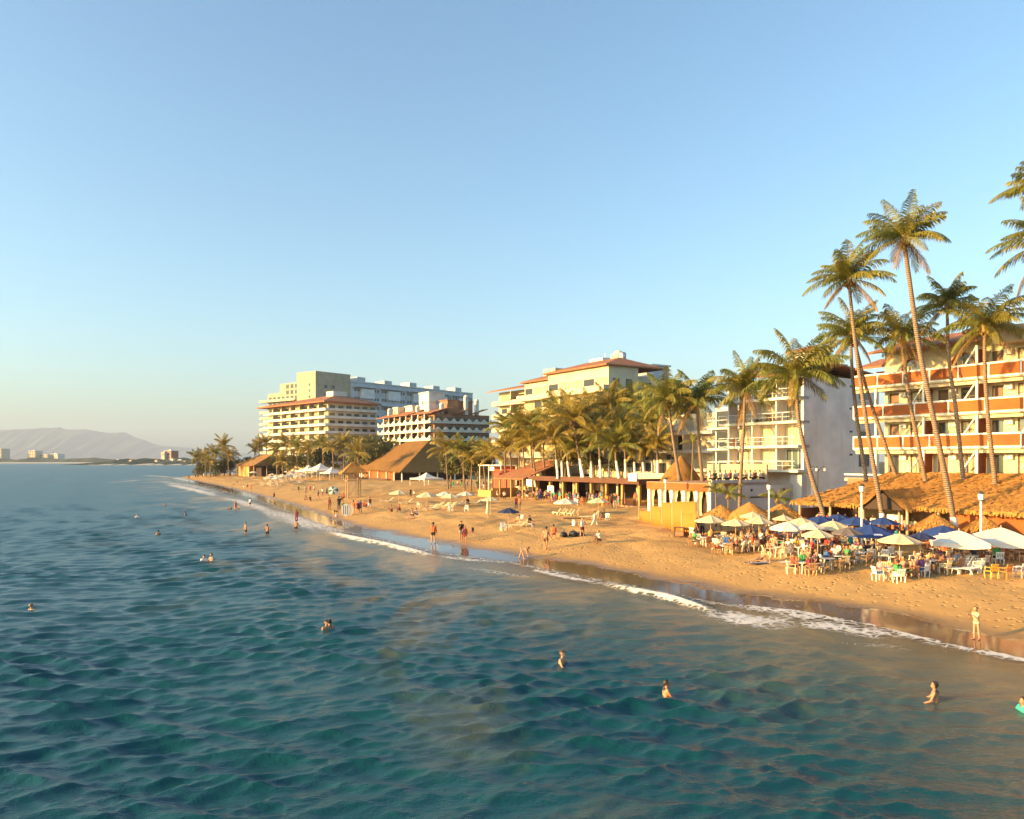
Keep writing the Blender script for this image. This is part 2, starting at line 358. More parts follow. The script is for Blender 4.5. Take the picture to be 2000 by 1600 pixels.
def build_sea():
    nr, na = 1120, 500
    r = np.concatenate([np.geomspace(11, 900, 1040), np.geomspace(900, 14500, 81)[1:]]); a = np.linspace(R(-60), R(60), na)
    Rr, A = np.meshgrid(r, a, indexing='ij'); x = Rr*np.sin(A); y = Rr*np.cos(A); g = gz_np(x, y); dep = np.maximum(-g, 0)
    dr = Rr*.0043; fade = np.clip(dep/1.1, .10, 1)
    rs = np.random.RandomState(11); z = np.zeros_like(x); dx = np.zeros_like(x); dy = np.zeros_like(x)
    gust = np.zeros_like(x); lost = np.zeros_like(x)
    for k in range(9):
        an = rs.uniform(0, 6.28); lam = rs.uniform(9, 40); gust += np.sin((x*np.cos(an)+y*np.sin(an))*6.283/lam+rs.uniform(0, 6.28))
    gust = np.clip(1+gust*.13, .5, 1.6)
    base = math.atan2(-TN[1], -TN[0])+math.pi          # travel towards the shore
    for k in range(120):
        if k < 5: lam = rs.uniform(9, 22); amp = .035; an = base+rs.normal(0, .22)
        else: lam = .28*(2.3/.28)**rs.uniform(0, 1); amp = .0060*lam**.95; an = (R(116) if k % 3 else R(72))+rs.normal(0, .30)
        vis = np.clip((lam/(dr*2.6))-.6, 0, 1)
        kx, ky = math.cos(an)*6.283/lam, math.sin(an)*6.283/lam; ph = x*kx+y*ky+rs.uniform(0, 6.28)
        am = amp*vis*fade*(gust if k >= 5 else 1)
        lost += (1-vis)*(amp*6.283/lam)**2*.5
        z += am*np.cos(ph); dx -= am*.85*math.cos(an)*np.sin(ph); dy -= am*.85*math.sin(an)*np.sin(ph)
    foam = np.zeros_like(x); sel = (Rr < 480) & (g < .6); xs, ys = x[sel], y[sel]; fo = np.zeros_like(xs); up = np.zeros_like(xs)
    wob = .35*np.sin(xs*1.9+ys*.7)+.25*np.sin(ys*2.7-xs*.9)
    for pts, hw, st, roll in _FOAM:
        q = np.array([((px-1000)/F*CH*F/(py-900), CH*F/(py-900)) for px, py in pts])
        best = np.full_like(xs, 1e9); along = np.zeros_like(xs); tot = 0
        for i in range(len(q)-1):
            d = q[i+1]-q[i]; L = np.hypot(*d); u = np.clip(((xs-q[i,0])*d[0]+(ys-q[i,1])*d[1])/L**2, 0, 1)
            dd = np.hypot(xs-q[i,0]-u*d[0], ys-q[i,1]-u*d[1]); m = dd < best; best[m] = dd[m]; along[m] = (tot+u*L)[m]; tot += L
        e = np.sin(np.clip(along/tot, 0, 1)*math.pi)**.35
        dw = np.abs(best+wob*hw*.5)/hw
        fo = np.maximum(fo, st*e*np.exp(-dw**2)); up = np.maximum(up, roll*e*np.exp(-(best/(hw*.8))**2))
    rim = np.exp(-((g[sel]+.02)/.05)**2)*.34; fo = np.maximum(fo, rim)
    foam[sel] = fo; z[sel] += up
    z = np.where(g > .12, np.minimum(z, -.3), z+.02)
    co = np.stack([x+dx, y+dy, z], -1).reshape(-1, 3)
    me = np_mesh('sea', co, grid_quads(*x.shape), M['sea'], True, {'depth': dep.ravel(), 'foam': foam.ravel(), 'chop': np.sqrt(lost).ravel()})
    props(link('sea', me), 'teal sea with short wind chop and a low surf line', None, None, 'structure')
build_sea()

# ---------------------------------------------------------------- far side of the bay
def ridge(name, Y, prof, thick, mat, label, jag, seed):
    rs = np.random.RandomState(seed); xs = np.array([(px-1000)/F*Y for px, _ in prof]); zs = np.array([CH+(900-py)/F*Y for _, py in prof])
    X = np.linspace(xs[0], xs[-1], 240); Z = np.interp(X, xs, zs)
    n_ = np.zeros_like(X)
    for k in range(30):
        lam = (xs[-1]-xs[0])*rs.uniform(.01, .2); n_ += np.sin(X*6.283/lam+rs.uniform(0, 6.28))*lam*.5
    Z = Z+n_/np.abs(n_).max()*jag*np.clip((Z-2)/(zs.max()+1), 0, 1); rows = []
    prof_y = [(-1, -.03), (-.75, .16), (-.5, .42), (-.25, .78), (0, 1), (.3, .7), (1, -.03)]
    for fy, fz in prof_y:
        w_ = rs.normal(0, .06, 240)
        rows.append(np.stack([X, Y+thick*fy+np.sin(X/thick*7)*thick*.12*(1-abs(fy)), Z*np.clip(fz+w_*(abs(fz-.5) < .45), -.05, 1)], -1))
    co = np.concatenate(rows); q = grid_quads(len(prof_y), 240)
    props(link(name, np_mesh(name, co, q, mat, True)), label, None, None, 'structure')
def hill_mat():
    n = N('hill_forest'); p = n.pos(); M['hill'] = n.set(Base_Color=n.mix(n.noise(p, .004, 5, .7), (.025, .045, .04), (.06, .075, .055)), Roughness=.95)
    n = N('shore_forest'); p = n.pos(); f = n.noise(p, .06, 5, .7)
    M['shore_forest'] = n.set(Base_Color=n.mix(f, (.03, .05, .02), (.11, .11, .05)), Roughness=.95, Normal=n.bump(f, 1, 6))
hill_mat()
ridge('hills', 12500, [(-500,858),(-300,850),(-150,845),(-40,846),(20,842),(70,836),(125,834),(140,838),(175,839),(205,845),(232,844),(255,855),(285,860),(310,868),(350,873),(420,880),(520,889),(640,898)], 1500, M['hill'], 'blue hazy mountain ridge beyond the bay', 34, 5)
ridge('wooded_shore', 2480, [(-500,896),(-200,893),(-60,894),(0,895),(30,897),(60,894),(110,897),(150,895),(180,893),(205,896),(230,898),(260,897),(300,900)], 130, M['shore_forest'], 'low wooded shore across the bay', 4, 6)
ridge('wooded_point', 1500, [(180,904),(215,901),(240,896),(265,899),(290,896),(330,898),(350,895),(390,896),(430,900),(520,903)], 110, M['shore_forest'], 'low wooded point with small houses across the bay', 3, 8)
def far_block(name, px0, px1, py, Y, mat, label, storeys, bays, dep, roofmat='white_plaster', side=.45):
    a = at(px0, 905, Y); b = at(px1, 905, Y); W = b.x-a.x; H = CH+(900-py)/F*Y
    e = empty(name, (a.x, Y, 1.0), 0, label, 'building', 'hotels across the bay'); e.rotation_euler = (0, 0, R(-24))
    W /= math.cos(R(24)); H -= 1
    MB().box(0, 0, 0, W, dep, H).build('wall', M[mat], e)
    MB().box(-.4, -.4, H, W+.4, dep+.4, H+.8).box(W*.3, dep*.3, H+.8, W*.55, dep*.6, H+3.4).build('roof', M[roofmat], e)
    fh = H/storeys; bw = W/bays; wm = MB().box(-bw*.3, -.25, -fh*.28, bw*.3, .2, fh*.3).mesh('window', M['glass_dark'])
    sm = MB().box(0, -.9, 0, W, 0, fh*.2).mesh('balcony', M['white_plaster'])
    for i in range(1, storeys):
        link('balcony', sm, e, (0, 0, i*fh-fh*.1))
    for i in range(storeys):
        for k in range(bays): link('window', wm, e, ((k+.5)*bw, 0, (i+.55)*fh))
far_block('hotel_block', -24, 13, 877, 2600, 'cream_plaster', 'tall pale hotel cut off by the left edge, across the bay', 10, 6, 30)
far_block('hotel_block', 55, 74, 881, 2600, 'cream_plaster', 'square cream hotel tower standing alone across the bay', 8, 4, 26)
far_block('hotel_block', 78, 98, 888, 2600, 'cream_plaster', 'long low cream hotel wing behind the far shore trees, left half', 5, 5, 24)
far_block('hotel_block', 97, 119, 887, 2600, 'white_plaster', 'long low white roofed hotel wing behind the far shore trees, right half', 6, 5, 24)
far_block('hotel_block', 322, 338, 881, 1580, 'red_plaster', 'red hotel tower across the bay', 9, 3, 18)
far_block('hotel_block', 315, 323, 884, 1575, 'cream_plaster', 'narrow cream tower attached left of the red hotel across the bay', 9, 2, 14)
for i, (px, py, wd) in enumerate([(226,899,7),(252,899,6),(264,898,5),(278,901,6),(302,899,6),(333,896,6),(346,899,8),(356,901,7)]):
    a = at(px, 905, 1478-i*4); hgt = CH+(900-py)/F*1480
    e = empty('shore_house', (a.x, a.y, .8), R(-20), 'small pale house on the low far shore, %s from the left of eight' % ['first','second','third','fourth','fifth','sixth','seventh','last'][i], 'house', 'small houses on the far shore')
    MB().box(0, 0, 0, wd, 7, hgt-1).build('wall', M['white_plaster' if i % 2 else 'cream_plaster'], e)
    MB().add([(-.5,-.5,hgt-1),(wd+.5,-.5,hgt-1),(wd+.5,7.5,hgt-1),(-.5,7.5,hgt-1),(wd*.2,3.5,hgt+1),(wd*.8,3.5,hgt+1)], [(0,1,5,4),(2,3,4,5),(1,2,5),(3,0,4),(3,2,1,0)]).build('roof', M['tile_roof' if i % 3 else 'white_plaster'], e)

for nm, Y, x0, x1, dp in (('far_beach', 2290, -700, 330, 60), ('far_point_beach', 1385, 170, 470, 40)):
    a = at(x0, 900, Y).x; b_ = at(x1, 900, Y).x; m_ = MB(); nn = 60
    for j in range(3):
        for i in range(nn+1): m_.v.append((a+(b_-a)*i/nn, Y+dp*(j-.2)*.9+8*math.sin(i*.9), (-.4, 1.6, 3.2)[j]))
    m_.f = [(j*(nn+1)+i, j*(nn+1)+i+1, (j+1)*(nn+1)+i+1, (j+1)*(nn+1)+i) for j in range(2) for i in range(nn)]
    nd_ = N(nm); M[nm] = nd_.set(Base_Color=nd_.mix(nd_.noise(nd_.pos(), .02, 3), (.45, .36, .24), (.62, .52, .38)), Roughness=.95)
    props(m_.build(nm, M[nm], None, True), 'pale strip of sand on the far shore', None, None, 'structure')
# ---------------------------------------------------------------- building kit (local frame: x along the facade, y inland, facade faces -y)
_cache = {}
def wall_row(mb, x0, x1, z0, z1, y0, y1, ops):
    x = x0
    for xa, xb, za, zb in sorted(ops):
        if xa > x+.01: mb.box(x, y0, z0, xa, y1, z1)
        if za > z0+.01: mb.box(xa, y0, z0, xb, y1, za)
        if zb < z1-.01: mb.box(xa, y0, zb, xb, y1, z1)
        x = xb
    if x1 > x+.01: mb.box(x, y0, z0, x1, y1, z1)
def win(e, xa, xb, za, zb, y, frame_mat='frame_brown', pane='glass_dark', nx=2, nz=1, name='window', rz=0.0):
    w_, h_ = round(xb-xa, 2), round(zb-za, 2); k = (w_, h_, frame_mat, pane, nx, nz)
    if k not in _cache:
        f = MB(); t = min(.07, w_*.06)
        f.box(0, 0, 0, w_, .07, t).box(0, 0, h_-t, w_, .07, h_).box(0, 0, t, t, .07, h_-t).box(w_-t, 0, t, w_, .07, h_-t)
        for i in range(1, nx): f.box(w_*i/nx-t*.4, .005, t, w_*i/nx+t*.4, .065, h_-t)
        for i in range(1, nz): f.box(t, .01, h_*i/nz-t*.4, w_-t, .06, h_*i/nz+t*.4)
        _cache[k] = (f.mesh('window', M[frame_mat]), MB().box(t*.5, .035, t*.5, w_-t*.5, .05, h_-t*.5).mesh('pane', M[pane]))
    a, b = _cache[k]
    o = link(name, a, e, (xa, y, za), (0, 0, rz)); link('pane', b, o); return o
def hip_roof(name, e, x0, x1, y0, y1, z, h, mat='tile_roof', thick=.25, run=None):
    d = (y1-y0)/2; r = d if run is None else run
    v = [(x0,y0,z),(x1,y0,z),(x1,y1,z),(x0,y1,z),(x0,y0,z+thick),(x1,y0,z+thick),(x1,y1,z+thick),(x0,y1,z+thick),(x0+r,y0+d,z+h),(x1-r,y0+d,z+h)]
    return MB().add(v, [(3,2,1,0),(0,1,5,4),(1,2,6,5),(2,3,7,6),(3,0,4,7),(4,5,9,8),(5,6,9),(6,7,8,9),(7,4,8)]).build(name, M[mat], e)
def shed_roof(name, e, x0, x1, y0, y1, z0, z1, mat='tile_roof', thick=.2):
    v = [(x0,y0,z0),(x1,y0,z0),(x1,y1,z1),(x0,y1,z1),(x0,y0,z0+thick),(x1,y0,z0+thick),(x1,y1,z1+thick),(x0,y1,z1+thick)]
    return MB().add(v, [(3,2,1,0),(4,5,6,7),(0,1,5,4),(1,2,6,5),(2,3,7,6),(3,0,4,7)]).build(name, M[mat], e)
def box_part(name, e, mat, *a):
    return MB().box(*a).build(name, M[mat], e)
def ac_unit(e, x, y, z):
    if 'ac' not in _cache:
        m = MB().box(0, -.32, 0, .62, 0, .42); _cache['ac'] = m.mesh('air_conditioner', M['white_paint'])
        g = MB()
        for i in range(6): g.box(.04, -.335, .05+i*.055, .36, -.32, .075+i*.055)
        _cache['acg'] = g.mesh('grille', M['metal_dark'])
    o = link('air_conditioner', _cache['ac'], e, (x, y, z)); link('grille', _cache['acg'], o)
def planter(e, x, y, z, w_, rs):
    """leafy plants trailing on a balcony edge"""
    k = ('plant', rs.randint(0, 3))
    if k not in _cache:
        m = MB(); r2 = random.Random(k[1]+50)
        for i in range(46):
            c = Vector((r2.uniform(0, 1), r2.uniform(-.2, .2), r2.uniform(0, .55)*r2.random())); a = r2.uniform(0, 6.28); L = r2.uniform(.12, .3)
            d = Vector((math.cos(a), math.sin(a), r2.uniform(-.5, 1))).normalized()*L; s_ = d.cross(Vector((0,0,1))).normalized()*L*.35
            m.add([c, c+d*.5+s_, c+d, c+d*.5-s_], [(0,1,2,3)])
        _cache[k] = m.mesh('balcony_plant', M['leaf_green'])
    link('balcony_plant', _cache[k], e, (x, y, z), scale=(w_, 1, 1.1))

# ---------------------------------------------------------------- right-hand hotel with orange balcony panels
def hotel_right():
    loc, rz, _ = frame((32.8, 73.7), (40.7, 61.0)); L = 27.0
    e = empty('beach_hotel', loc, rz, 'cream hotel with orange balcony panels behind the thatched restaurant at the right', 'hotel')
    FZ = [6.35, 9.25, 12.15, 15.05]; wy = 1.7; wx = 2.1; bay = 4.55; rs = random.Random(4)
    body = MB(); posts = MB()
    for fi, z in enumerate(FZ):
        top = z+2.9 if fi < 3 else z+3.3; ops = []
        for b in range(6):
            x = wx+.15+b*bay
            if x+bay > L: break
            if fi == 3 and b < 2:
                ops.append((x+1.5, x+3.5, z+.1, z+2.35))
            else:
                ops.append((x+.35, x+1.25, z+.02, z+2.15)); ops.append((x+2.35, x+4.2, z+(.12 if fi == 0 else .7), z+2.2))
        wall_row(body, wx, L, z, top, wy, wy+.3, ops)
        for xa, xb, za, zb in ops:
            if xb-xa < 1.0: win(e, xa, xb, za, zb, wy+.12, 'frame_brown', 'glass_dark' if rs.random() < .3 else 'wood_door', 1, 1, 'door')
            elif fi == 3 and xb < wx+2*bay: arch(e, xa, xb, za, zb, wy)
            else: win(e, xa, xb, za, zb, wy+.12, 'frame_brown', 'curtain' if rs.random() < .75 else 'glass_dark', 4 if fi == 0 else 3, 1 if fi == 0 else 2)
        for b in range(6):
            x = wx+.15+b*bay
            if x+bay > L or (fi == 3 and b < 2): continue
            ac_unit(e, x+1.45, wy, z+1.75)
    body.box(wx+.3, wy+.3, 3.0, L, 12, FZ[3]+3.2)
    body.box(wx, wy, 3.0, L, wy+.3, FZ[0])
    body.build('wall', M['cream_plaster'], e)
    for fi, z in enumerate(FZ):
        yb = 0.0
        sl = box_part('balcony', e, 'cream_plaster', 0 if fi else -1, yb, z-.28, L, 12 if not fi else wy-.003, z)
        MB().box(0, wy-.003, z-.28, wx-.003, 6.5, z-.002).build('balcony_return', M['cream_plaster'], e)
        if fi == 0: continue
        MB().box(-.06, -.06, z+.92, L, .10, z+1.06).box(-.06, -.06, z-.18, L, .06, z-.06).box(-.06, .10, z+.92, .10, 6.5, z+1.06).box(-.06, .06, z-.18, .06, 6.5, z-.06).build('rail', M['white_paint'], sl)
        n_ = 11 if fi != 2 else 9; pw = L/n_
        pm = MB().box(.06, 0, 0, pw-.06, .06, .95).mesh('balcony_panel', M['orange_panel']); qm = MB().box(-.06, -.05, 0, .06, .09, .98).mesh('rail_post', M['white_paint'])
        for i in range(n_):
            link('balcony_panel', pm, sl, (i*pw, 0, z-.05)); link('rail_post', qm, sl, (i*pw, 0, z-.06))
        sm = MB().box(0, .12, 0, .06, 3.1, .95).mesh('balcony_panel', M['orange_panel'])
        for i in range(2): link('balcony_panel', sm, sl, (0, i*3.2, z-.05))
        MB().box(0, .3, z-.6, L, .5, z-.28).build('beam', M['cream_plaster'], sl)
    pm = MB().box(0, 0, 0, .18, .18, 2.62).mesh('column', M['white_paint'])
    bm_ = MB().bar((0, .2, 2.5), (-1.45, .95, .95), .10, .14).mesh('brace', M['white_paint'])
    wm = MB().box(0, 0, 0, .1, 1.1, 2.3).mesh('partition', M['orange_panel'])
    for fi, z in enumerate(FZ):
        for b in range(6):
            x = wx+b*bay
            if x > L or (fi == 3 and b < 2): continue
            link('column', pm, e, (x-.05, .12, z)); 
            if b: link('brace', bm_, e, (x-.05, .1, z)); link('partition', wm, e, (x, .45, z))
    MB().box(-1, -.05, 6.62, L, .05, 6.75).build('terrace_edge', M['white_paint'], e)
    # roofs
    shed_roof('roof', e, 1.3, L*.46, .1, 8.5, 18.0, 20.1)
    MB().box(L*.46, .2, 17.6, L, 12, 18.6).box(L*.46, .0, 18.6, L, .5, 18.95).build('parapet', M['cream_plaster'], e)
    hip_roof('roof', e, 9.6, 13.2, 1.0, 5.4, 18.9, 1.5)
    shed_roof('roof', e, -1.6, 1.2, 2.6, 6.8, 17.0, 18.2)
    box_part('wall', e, 'red_plaster', -.9, 5.0, 15.06, 1.9, 6.4, 16.9)
    return e
def arch(e, xa, xb, za, zb, wy):
    """arched opening: frame ring, pane"""
    w_ = xb-xa; r = w_/2; n = 14; fr = MB(); sp = MB(); h_ = zb-za-r*.98; ins = []; out = []
    for i in range(n+1):
        t = math.pi*i/n; ins.append((r-r*math.cos(t)*.9, h_+r*.9*math.sin(t))); out.append((r-r*math.cos(t), h_+r*.98*math.sin(t)))
    ins = [(r*.1, 0)]+ins+[(2*r-r*.1, 0)]; out = [(0, 0)]+out+[(2*r, 0)]
    for i in range(len(ins)-1):
        a, b, c, d = ins[i], ins[i+1], out[i+1], out[i]
        fr.add([(a[0],-.08,a[1]),(b[0],-.08,b[1]),(c[0],-.08,c[1]),(d[0],-.08,d[1]),(a[0],.2,a[1]),(b[0],.2,b[1]),(c[0],.2,c[1]),(d[0],.2,d[1])], [(0,1,2,3),(0,4,5,1),(7,6,5,4),(3,2,6,7)])
    for i in range(1, len(out)-2):       # spandrels fill the corners of the square opening
        a, b = out[i], out[i+1]; sp.add([(a[0],.02,a[1]),(b[0],.02,b[1]),(b[0],.02,zb-za+.02),(a[0],.02,zb-za+.02)], [(0,1,2,3)])
    o = fr.build('window', M['orange_panel'], e, loc=(xa, wy, za)); sp.build('spandrel', M['cream_plaster'], o)
    MB().box(0, .16, 0, w_, .19, zb-za).build('pane', M['glass_dark'], o); MB().box(.45, .12, 0, .95, .14, 1.6).build('curtain', M['curtain'], o)
plain('wood_door', (.14, .065, .035), .55, .25)
M['wood_door'] = M['wood_door']
H1 = hotel_right()

# ---------------------------------------------------------------- white apartment block with a blank side wall
def white_block():
    loc, rz, L = frame((26.2, 93.8), (31.7, 85.0)); e = empty('apartment_block', loc, rz, 'white apartment block with glassy balconies and a blank shaded side wall', 'building')
    FZ = [7.0, 9.75, 12.5, 15.2]; T = 17.6; D = 15.0; rs = random.Random(9)
    body = MB(); body.box(.3, 1.9, 2, L-.35, D, T)
    body.box(L-.35, .9, 6.9, L, D, T).box(L-.35, 2.5, 2, L, D, 6.9)
    for x in (-.1, 3.5, 7.0): body.box(x, .35, 6.95, x+.18, 1.9, T-.2)
    body.build('wall', M['pale_plaster'], e)
    for fi, z in enumerate(FZ):
        b_ = box_part('balcony', e, 'white_plaster', -1.2, -.1, z-.3, L+.0, 1.9, z)
        MB().box(-1.2, -.1, z+.92, L-.5, -.04, z+.98).box(-1.2, -.1, z+.45, L-.5, -.05, z+.48).build('rail', M['metal_white'], b_)
        pm = MB().box(0, -.1, 0, .04, -.05, .95).mesh('rail_post', M['metal_white'])
        for i in range(9): link('rail_post', pm, b_, (-1.18+i*1.35, 0, z))
        for x0, x1, n_ in ((.4, 3.4, 4), (3.8, 6.9, 4), (7.3, L-.6, 3)):
            hh = 2.35; win(e, x0, x1, z+.02, z+hh, 1.8, 'metal_white', 'glass_teal' if (fi > 2 or rs.random() < .25) else 'curtain', n_, 1)
        for i in range(4):
            if rs.random() < .6: planter(b_, rs.uniform(-1, L-2), .15, z, rs.uniform(.8, 1.4), rs)
        cm = _cache.setdefault('balcony_chair', MB().box(0,0,.4,.5,.5,.46).box(0,.44,.46,.5,.5,.9).box(0,0,0,.05,.05,.4).box(.45,0,0,.5,.05,.4).box(0,.45,0,.05,.5,.4).box(.45,.45,0,.5,.5,.4).mesh('balcony_chair', M['wood']))
        for i in range(3): link('balcony_chair', cm, b_, (rs.uniform(.2, L-1), .8, z), (0, 0, rs.uniform(0, 6)))
    # side wall windows and vents (the side wall faces the pier)
    for z in (7.6, 10.3, 13.0, 15.6):
        a = win(e, 0, 1.9, 0, 1.45, 0, 'metal_dark', 'glass_teal', 2, 1); a.location = (L+.05, 11.0, z-.3); a.rotation_euler = (0, 0, R(90))
        MB().box(L, 10.8, z-.62, L+.12, 13.1, z-.5).build('sill', M['pale_plaster'], e)
        MB().box(L-.05, 9.2, z+1.0, L+.012, 9.75, z+1.22).build('vent', M['glass_dark'], e)
    for z in (8.9, 11.7, 14.3): MB().box(L, 10.8, z, L+.25, 13.3, z+.5).build('wall_band', M['pale_plaster'], e)
    shed_roof('roof', e, -.8, L+.6, -.5, 5.0, T, T+1.5); shed_roof('roof', e, -.8, L+.6, 5.0, D+.4, T+1.5, T+.3)
    # recessed wing on the left
    w2 = MB().box(-6.5, 5.0, 2, .3, D, 15.0); w2.build('wing_wall', M['grey_plaster'], e)
    for z in (6.9, 9.6, 12.3):
        b_ = box_part('balcony', e, 'white_plaster', -6.6, 3.6, z-.25, -.15, 5.0, z); MB().box(-6.6, 3.6, z+.9, -.15, 3.66, z+.97).build('rail', M['metal_white'], b_)
        win(e, -6.2, -3.6, z+.02, z+2.2, 4.92, 'metal_dark', 'glass_dark', 3, 1); win(e, -3.1, -.6, z+.02, z+2.2, 4.92, 'metal_dark', 'glass_dark', 3, 1)
    # roof clutter: stair house, black water tank, chimney
    MB().box(4.4, 6.5, T, 7.6, 9.2, T+3.4).build('stair_house', M['white_plaster'], e); hip_roof('roof', e, 4.0, 8.0, 6.1, 9.6, T+3.4, .9)
    MB().lathe([(.62, 0), (.62, 1.2), (.5, 1.35), (.25, 1.45), (.25, 1.6)], 14, (L-2.2, 9.5, T+1.0)).build('water_tank', M['black_rubber'], e, True)
    MB().box(L-4.5, 11, T, L-2.8, 13, T+2.2).build('chimney', M['cream_plaster'], e)
    return e
H2 = white_block()

# ---------------------------------------------------------------- generic resort hotel with white balcony bands
def resort(name, label, pl, pr, D, z0, nf, fh, bays, wall, roof=True, side_bays=4, band=.95, deep=1.6, roof_h=2.6, front_pane='curtain', seed=1, side=True, rail_mat='white_plaster', plants=.5, frame_mat='frame_brown', winsize=(.62, .70)):
    loc, rz, L = frame(pl, pr); e = empty(name, loc, rz, label, 'hotel'); rs = random.Random(seed); T = z0+nf*fh
    MB().box(0, deep, 0, L-deep*.6, D, T).build('wall', M[wall], e)
    bw = (L-deep)/bays
    for f in range(nf):
        z = z0+f*fh
        b_ = box_part('balcony', e, rail_mat, 0, 0, z-.3, L, deep, z); MB().box(0, 0, z, L, .15, z+band-.3).build('parapet', M[rail_mat], b_)
        if side:
            MB().box(L-deep*.6, deep+.002, z-.3, L, D, z).box(L-.15, .15, z, L, D, z+band-.3).build('parapet', M[rail_mat], b_)
        for k in range(bays):
            x = deep*.3+k*bw; m_ = bw*(1-winsize[0])/2
            win(e, x+m_, x+bw-m_, z+.05, z+fh*winsize[1], deep-.06, frame_mat, front_pane if rs.random() < .55 else 'glass_dark', 2, 1)
            if rs.random() < plants: planter(b_, x+rs.uniform(0, bw*.5), .12, z+band-.42, rs.uniform(1.0, bw*.9), rs)
        for k in range(1, bays):
            if k % 2 == 0: link('partition', _cache.setdefault(('part', name), MB().box(0, .15, 0, .18, deep, fh-.3).mesh('partition', M[wall])), e, (deep*.3+k*bw, 0, z))
        if side:
            sb = (D-deep)/side_bays
            for k in range(side_bays):
                o = win(e, 0, sb*winsize[0], 0, fh*winsize[1]*.9, 0, frame_mat, 'glass_dark', 2, 1)
                o.location = (L-deep*.6+.05, deep+k*sb+sb*.19, z+.05); o.rotation_euler = (0, 0, R(90))
    if roof:
        hip_roof('roof', e, -.8, L+.8, -.6, D+.6, T, roof_h)
    return e, L, T
# stepped cream hotel in the middle
def stepped_hotel():
    e, L, T = resort('stepped_hotel', 'cream stepped hotel with orange tiled roofs behind the middle palm grove', (-4.4, 165), (18.2, 130), 16, 3.4, 7, 2.75, 12, 'cream_plaster', roof=False, side_bays=4, deep=1.9, rail_mat='cream_plaster', seed=3, plants=.45)
    shed_roof('roof', e, -.9, 16.5, -.7, 8, T-.1, T+1.8); shed_roof('roof', e, -.9, 16.5, 8, 16.5, T+1.8, T-.1)
    for x0, x1, z in ((15.2, 24.5, T), (24.5, 41.9, T)):          # raised bays stepping forward
        dy = -1.6 if x0 < 20 else -2.6
        MB().box(x0, dy, 3, x1, 4, z+(.5 if x0 < 20 else 1.3)).build('bay_wall', M['cream_plaster'], e)
        for f in range(7):
            zz = 3.4+f*2.75; bal = box_part('balcony', e, 'cream_plaster', x0-.5, dy-1.6, zz-.35, x1+.6, dy, zz+.02); MB().box(x0-.5, dy-1.6, zz, x1+.6, dy-1.45, zz+.75).box(x1+.45, dy-1.45, zz, x1+.6, dy, zz+.75).box(x0-.5, dy-1.45, zz, x0-.35, dy, zz+.75).build('parapet', M['cream_plaster'], bal)
            n_ = 3 if x0 < 20 else 5; bw = (x1-x0)/n_
            for k in range(n_):
                win(e, x0+k*bw+.35, x0+(k+1)*bw-.35, zz+.05, zz+2.15, dy-.05, 'frame_brown', 'curtain' if (k+f) % 3 else 'glass_dark', 2, 1)
                if (k*3+f) % 4 == 0: planter(bal, x0+k*bw, dy-1.4, zz+.6, 1.6, random.Random(k+f))
        if x0 > 20:
            for f in range(1, 7):
                for yy in (-1.6, 1.2): w_ = win(e, 0, 1.3, 0, 1.5, 0); w_.location = (x1+.05, yy, 3.9+f*2.75); w_.rotation_euler = (0, 0, R(90))
        hip_roof('roof', e, x0-.5, x1+.5, dy-.9, 10, z+(.5 if x0 < 20 else 1.3), 2.2, run=4.5)
    # roof houses, domed tower, dish, rear grey block
    MB().box(26, 6, T, 30, 10, T+4.6).build('roof_house', M['white_plaster'], e)
    MB().box(13, 4.5, T+1, 17, 8, T+3.9).build('roof_house', M['cream_plaster'], e)
    MB().box(32.8, 5.5, T, 34.8, 7.5, T+4.6).build('roof_tower', M['cream_plaster'], e); MB().lathe([(1.0, 0), (.95, .3), (.7, .65), (.3, .85), (.05, .9)], 14, (33.8, 6.5, T+4.6)).build('dome', M['white_plaster'], e, True)
    MB().lathe([(.05, 0), (.7, .12), (1.25, .42)], 14).build('satellite_dish', M['metal_white'], e, True, (35.6, 6.0, T+4.2), (R(60), 0, R(30))).scale = (.6, .6, .6)
    MB().box(27, 13, 3, 36, 17, T+2.9).build('rear_wing', M['grey_plaster'], e); MB().box(26.7, 12.7, T+2.9, 36.3, 17.3, T+3.2).build('roof_edge', M['white_plaster'], e)
    MB().tube([(27, 9, T+4.6), (27, 9, T+6.0)], .05).tube([(29, 9, T+4.6), (29, 9, T+5.6)], .05).build('roof_rail', M['metal_white'], e)
stepped_hotel()
# low hotel with long curtains behind the palms
resort('curtained_hotel', 'low cream hotel with curtained glass fronts behind the tall palms', (19.8, 123.5), (28.5, 109.5), 12, 6.7, 3, 2.75, 6, 'cream_plaster', roof=False, side_bays=3, band=.45, deep=1.5, seed=5, plants=.5, frame_mat='metal_white', winsize=(.86, .86))

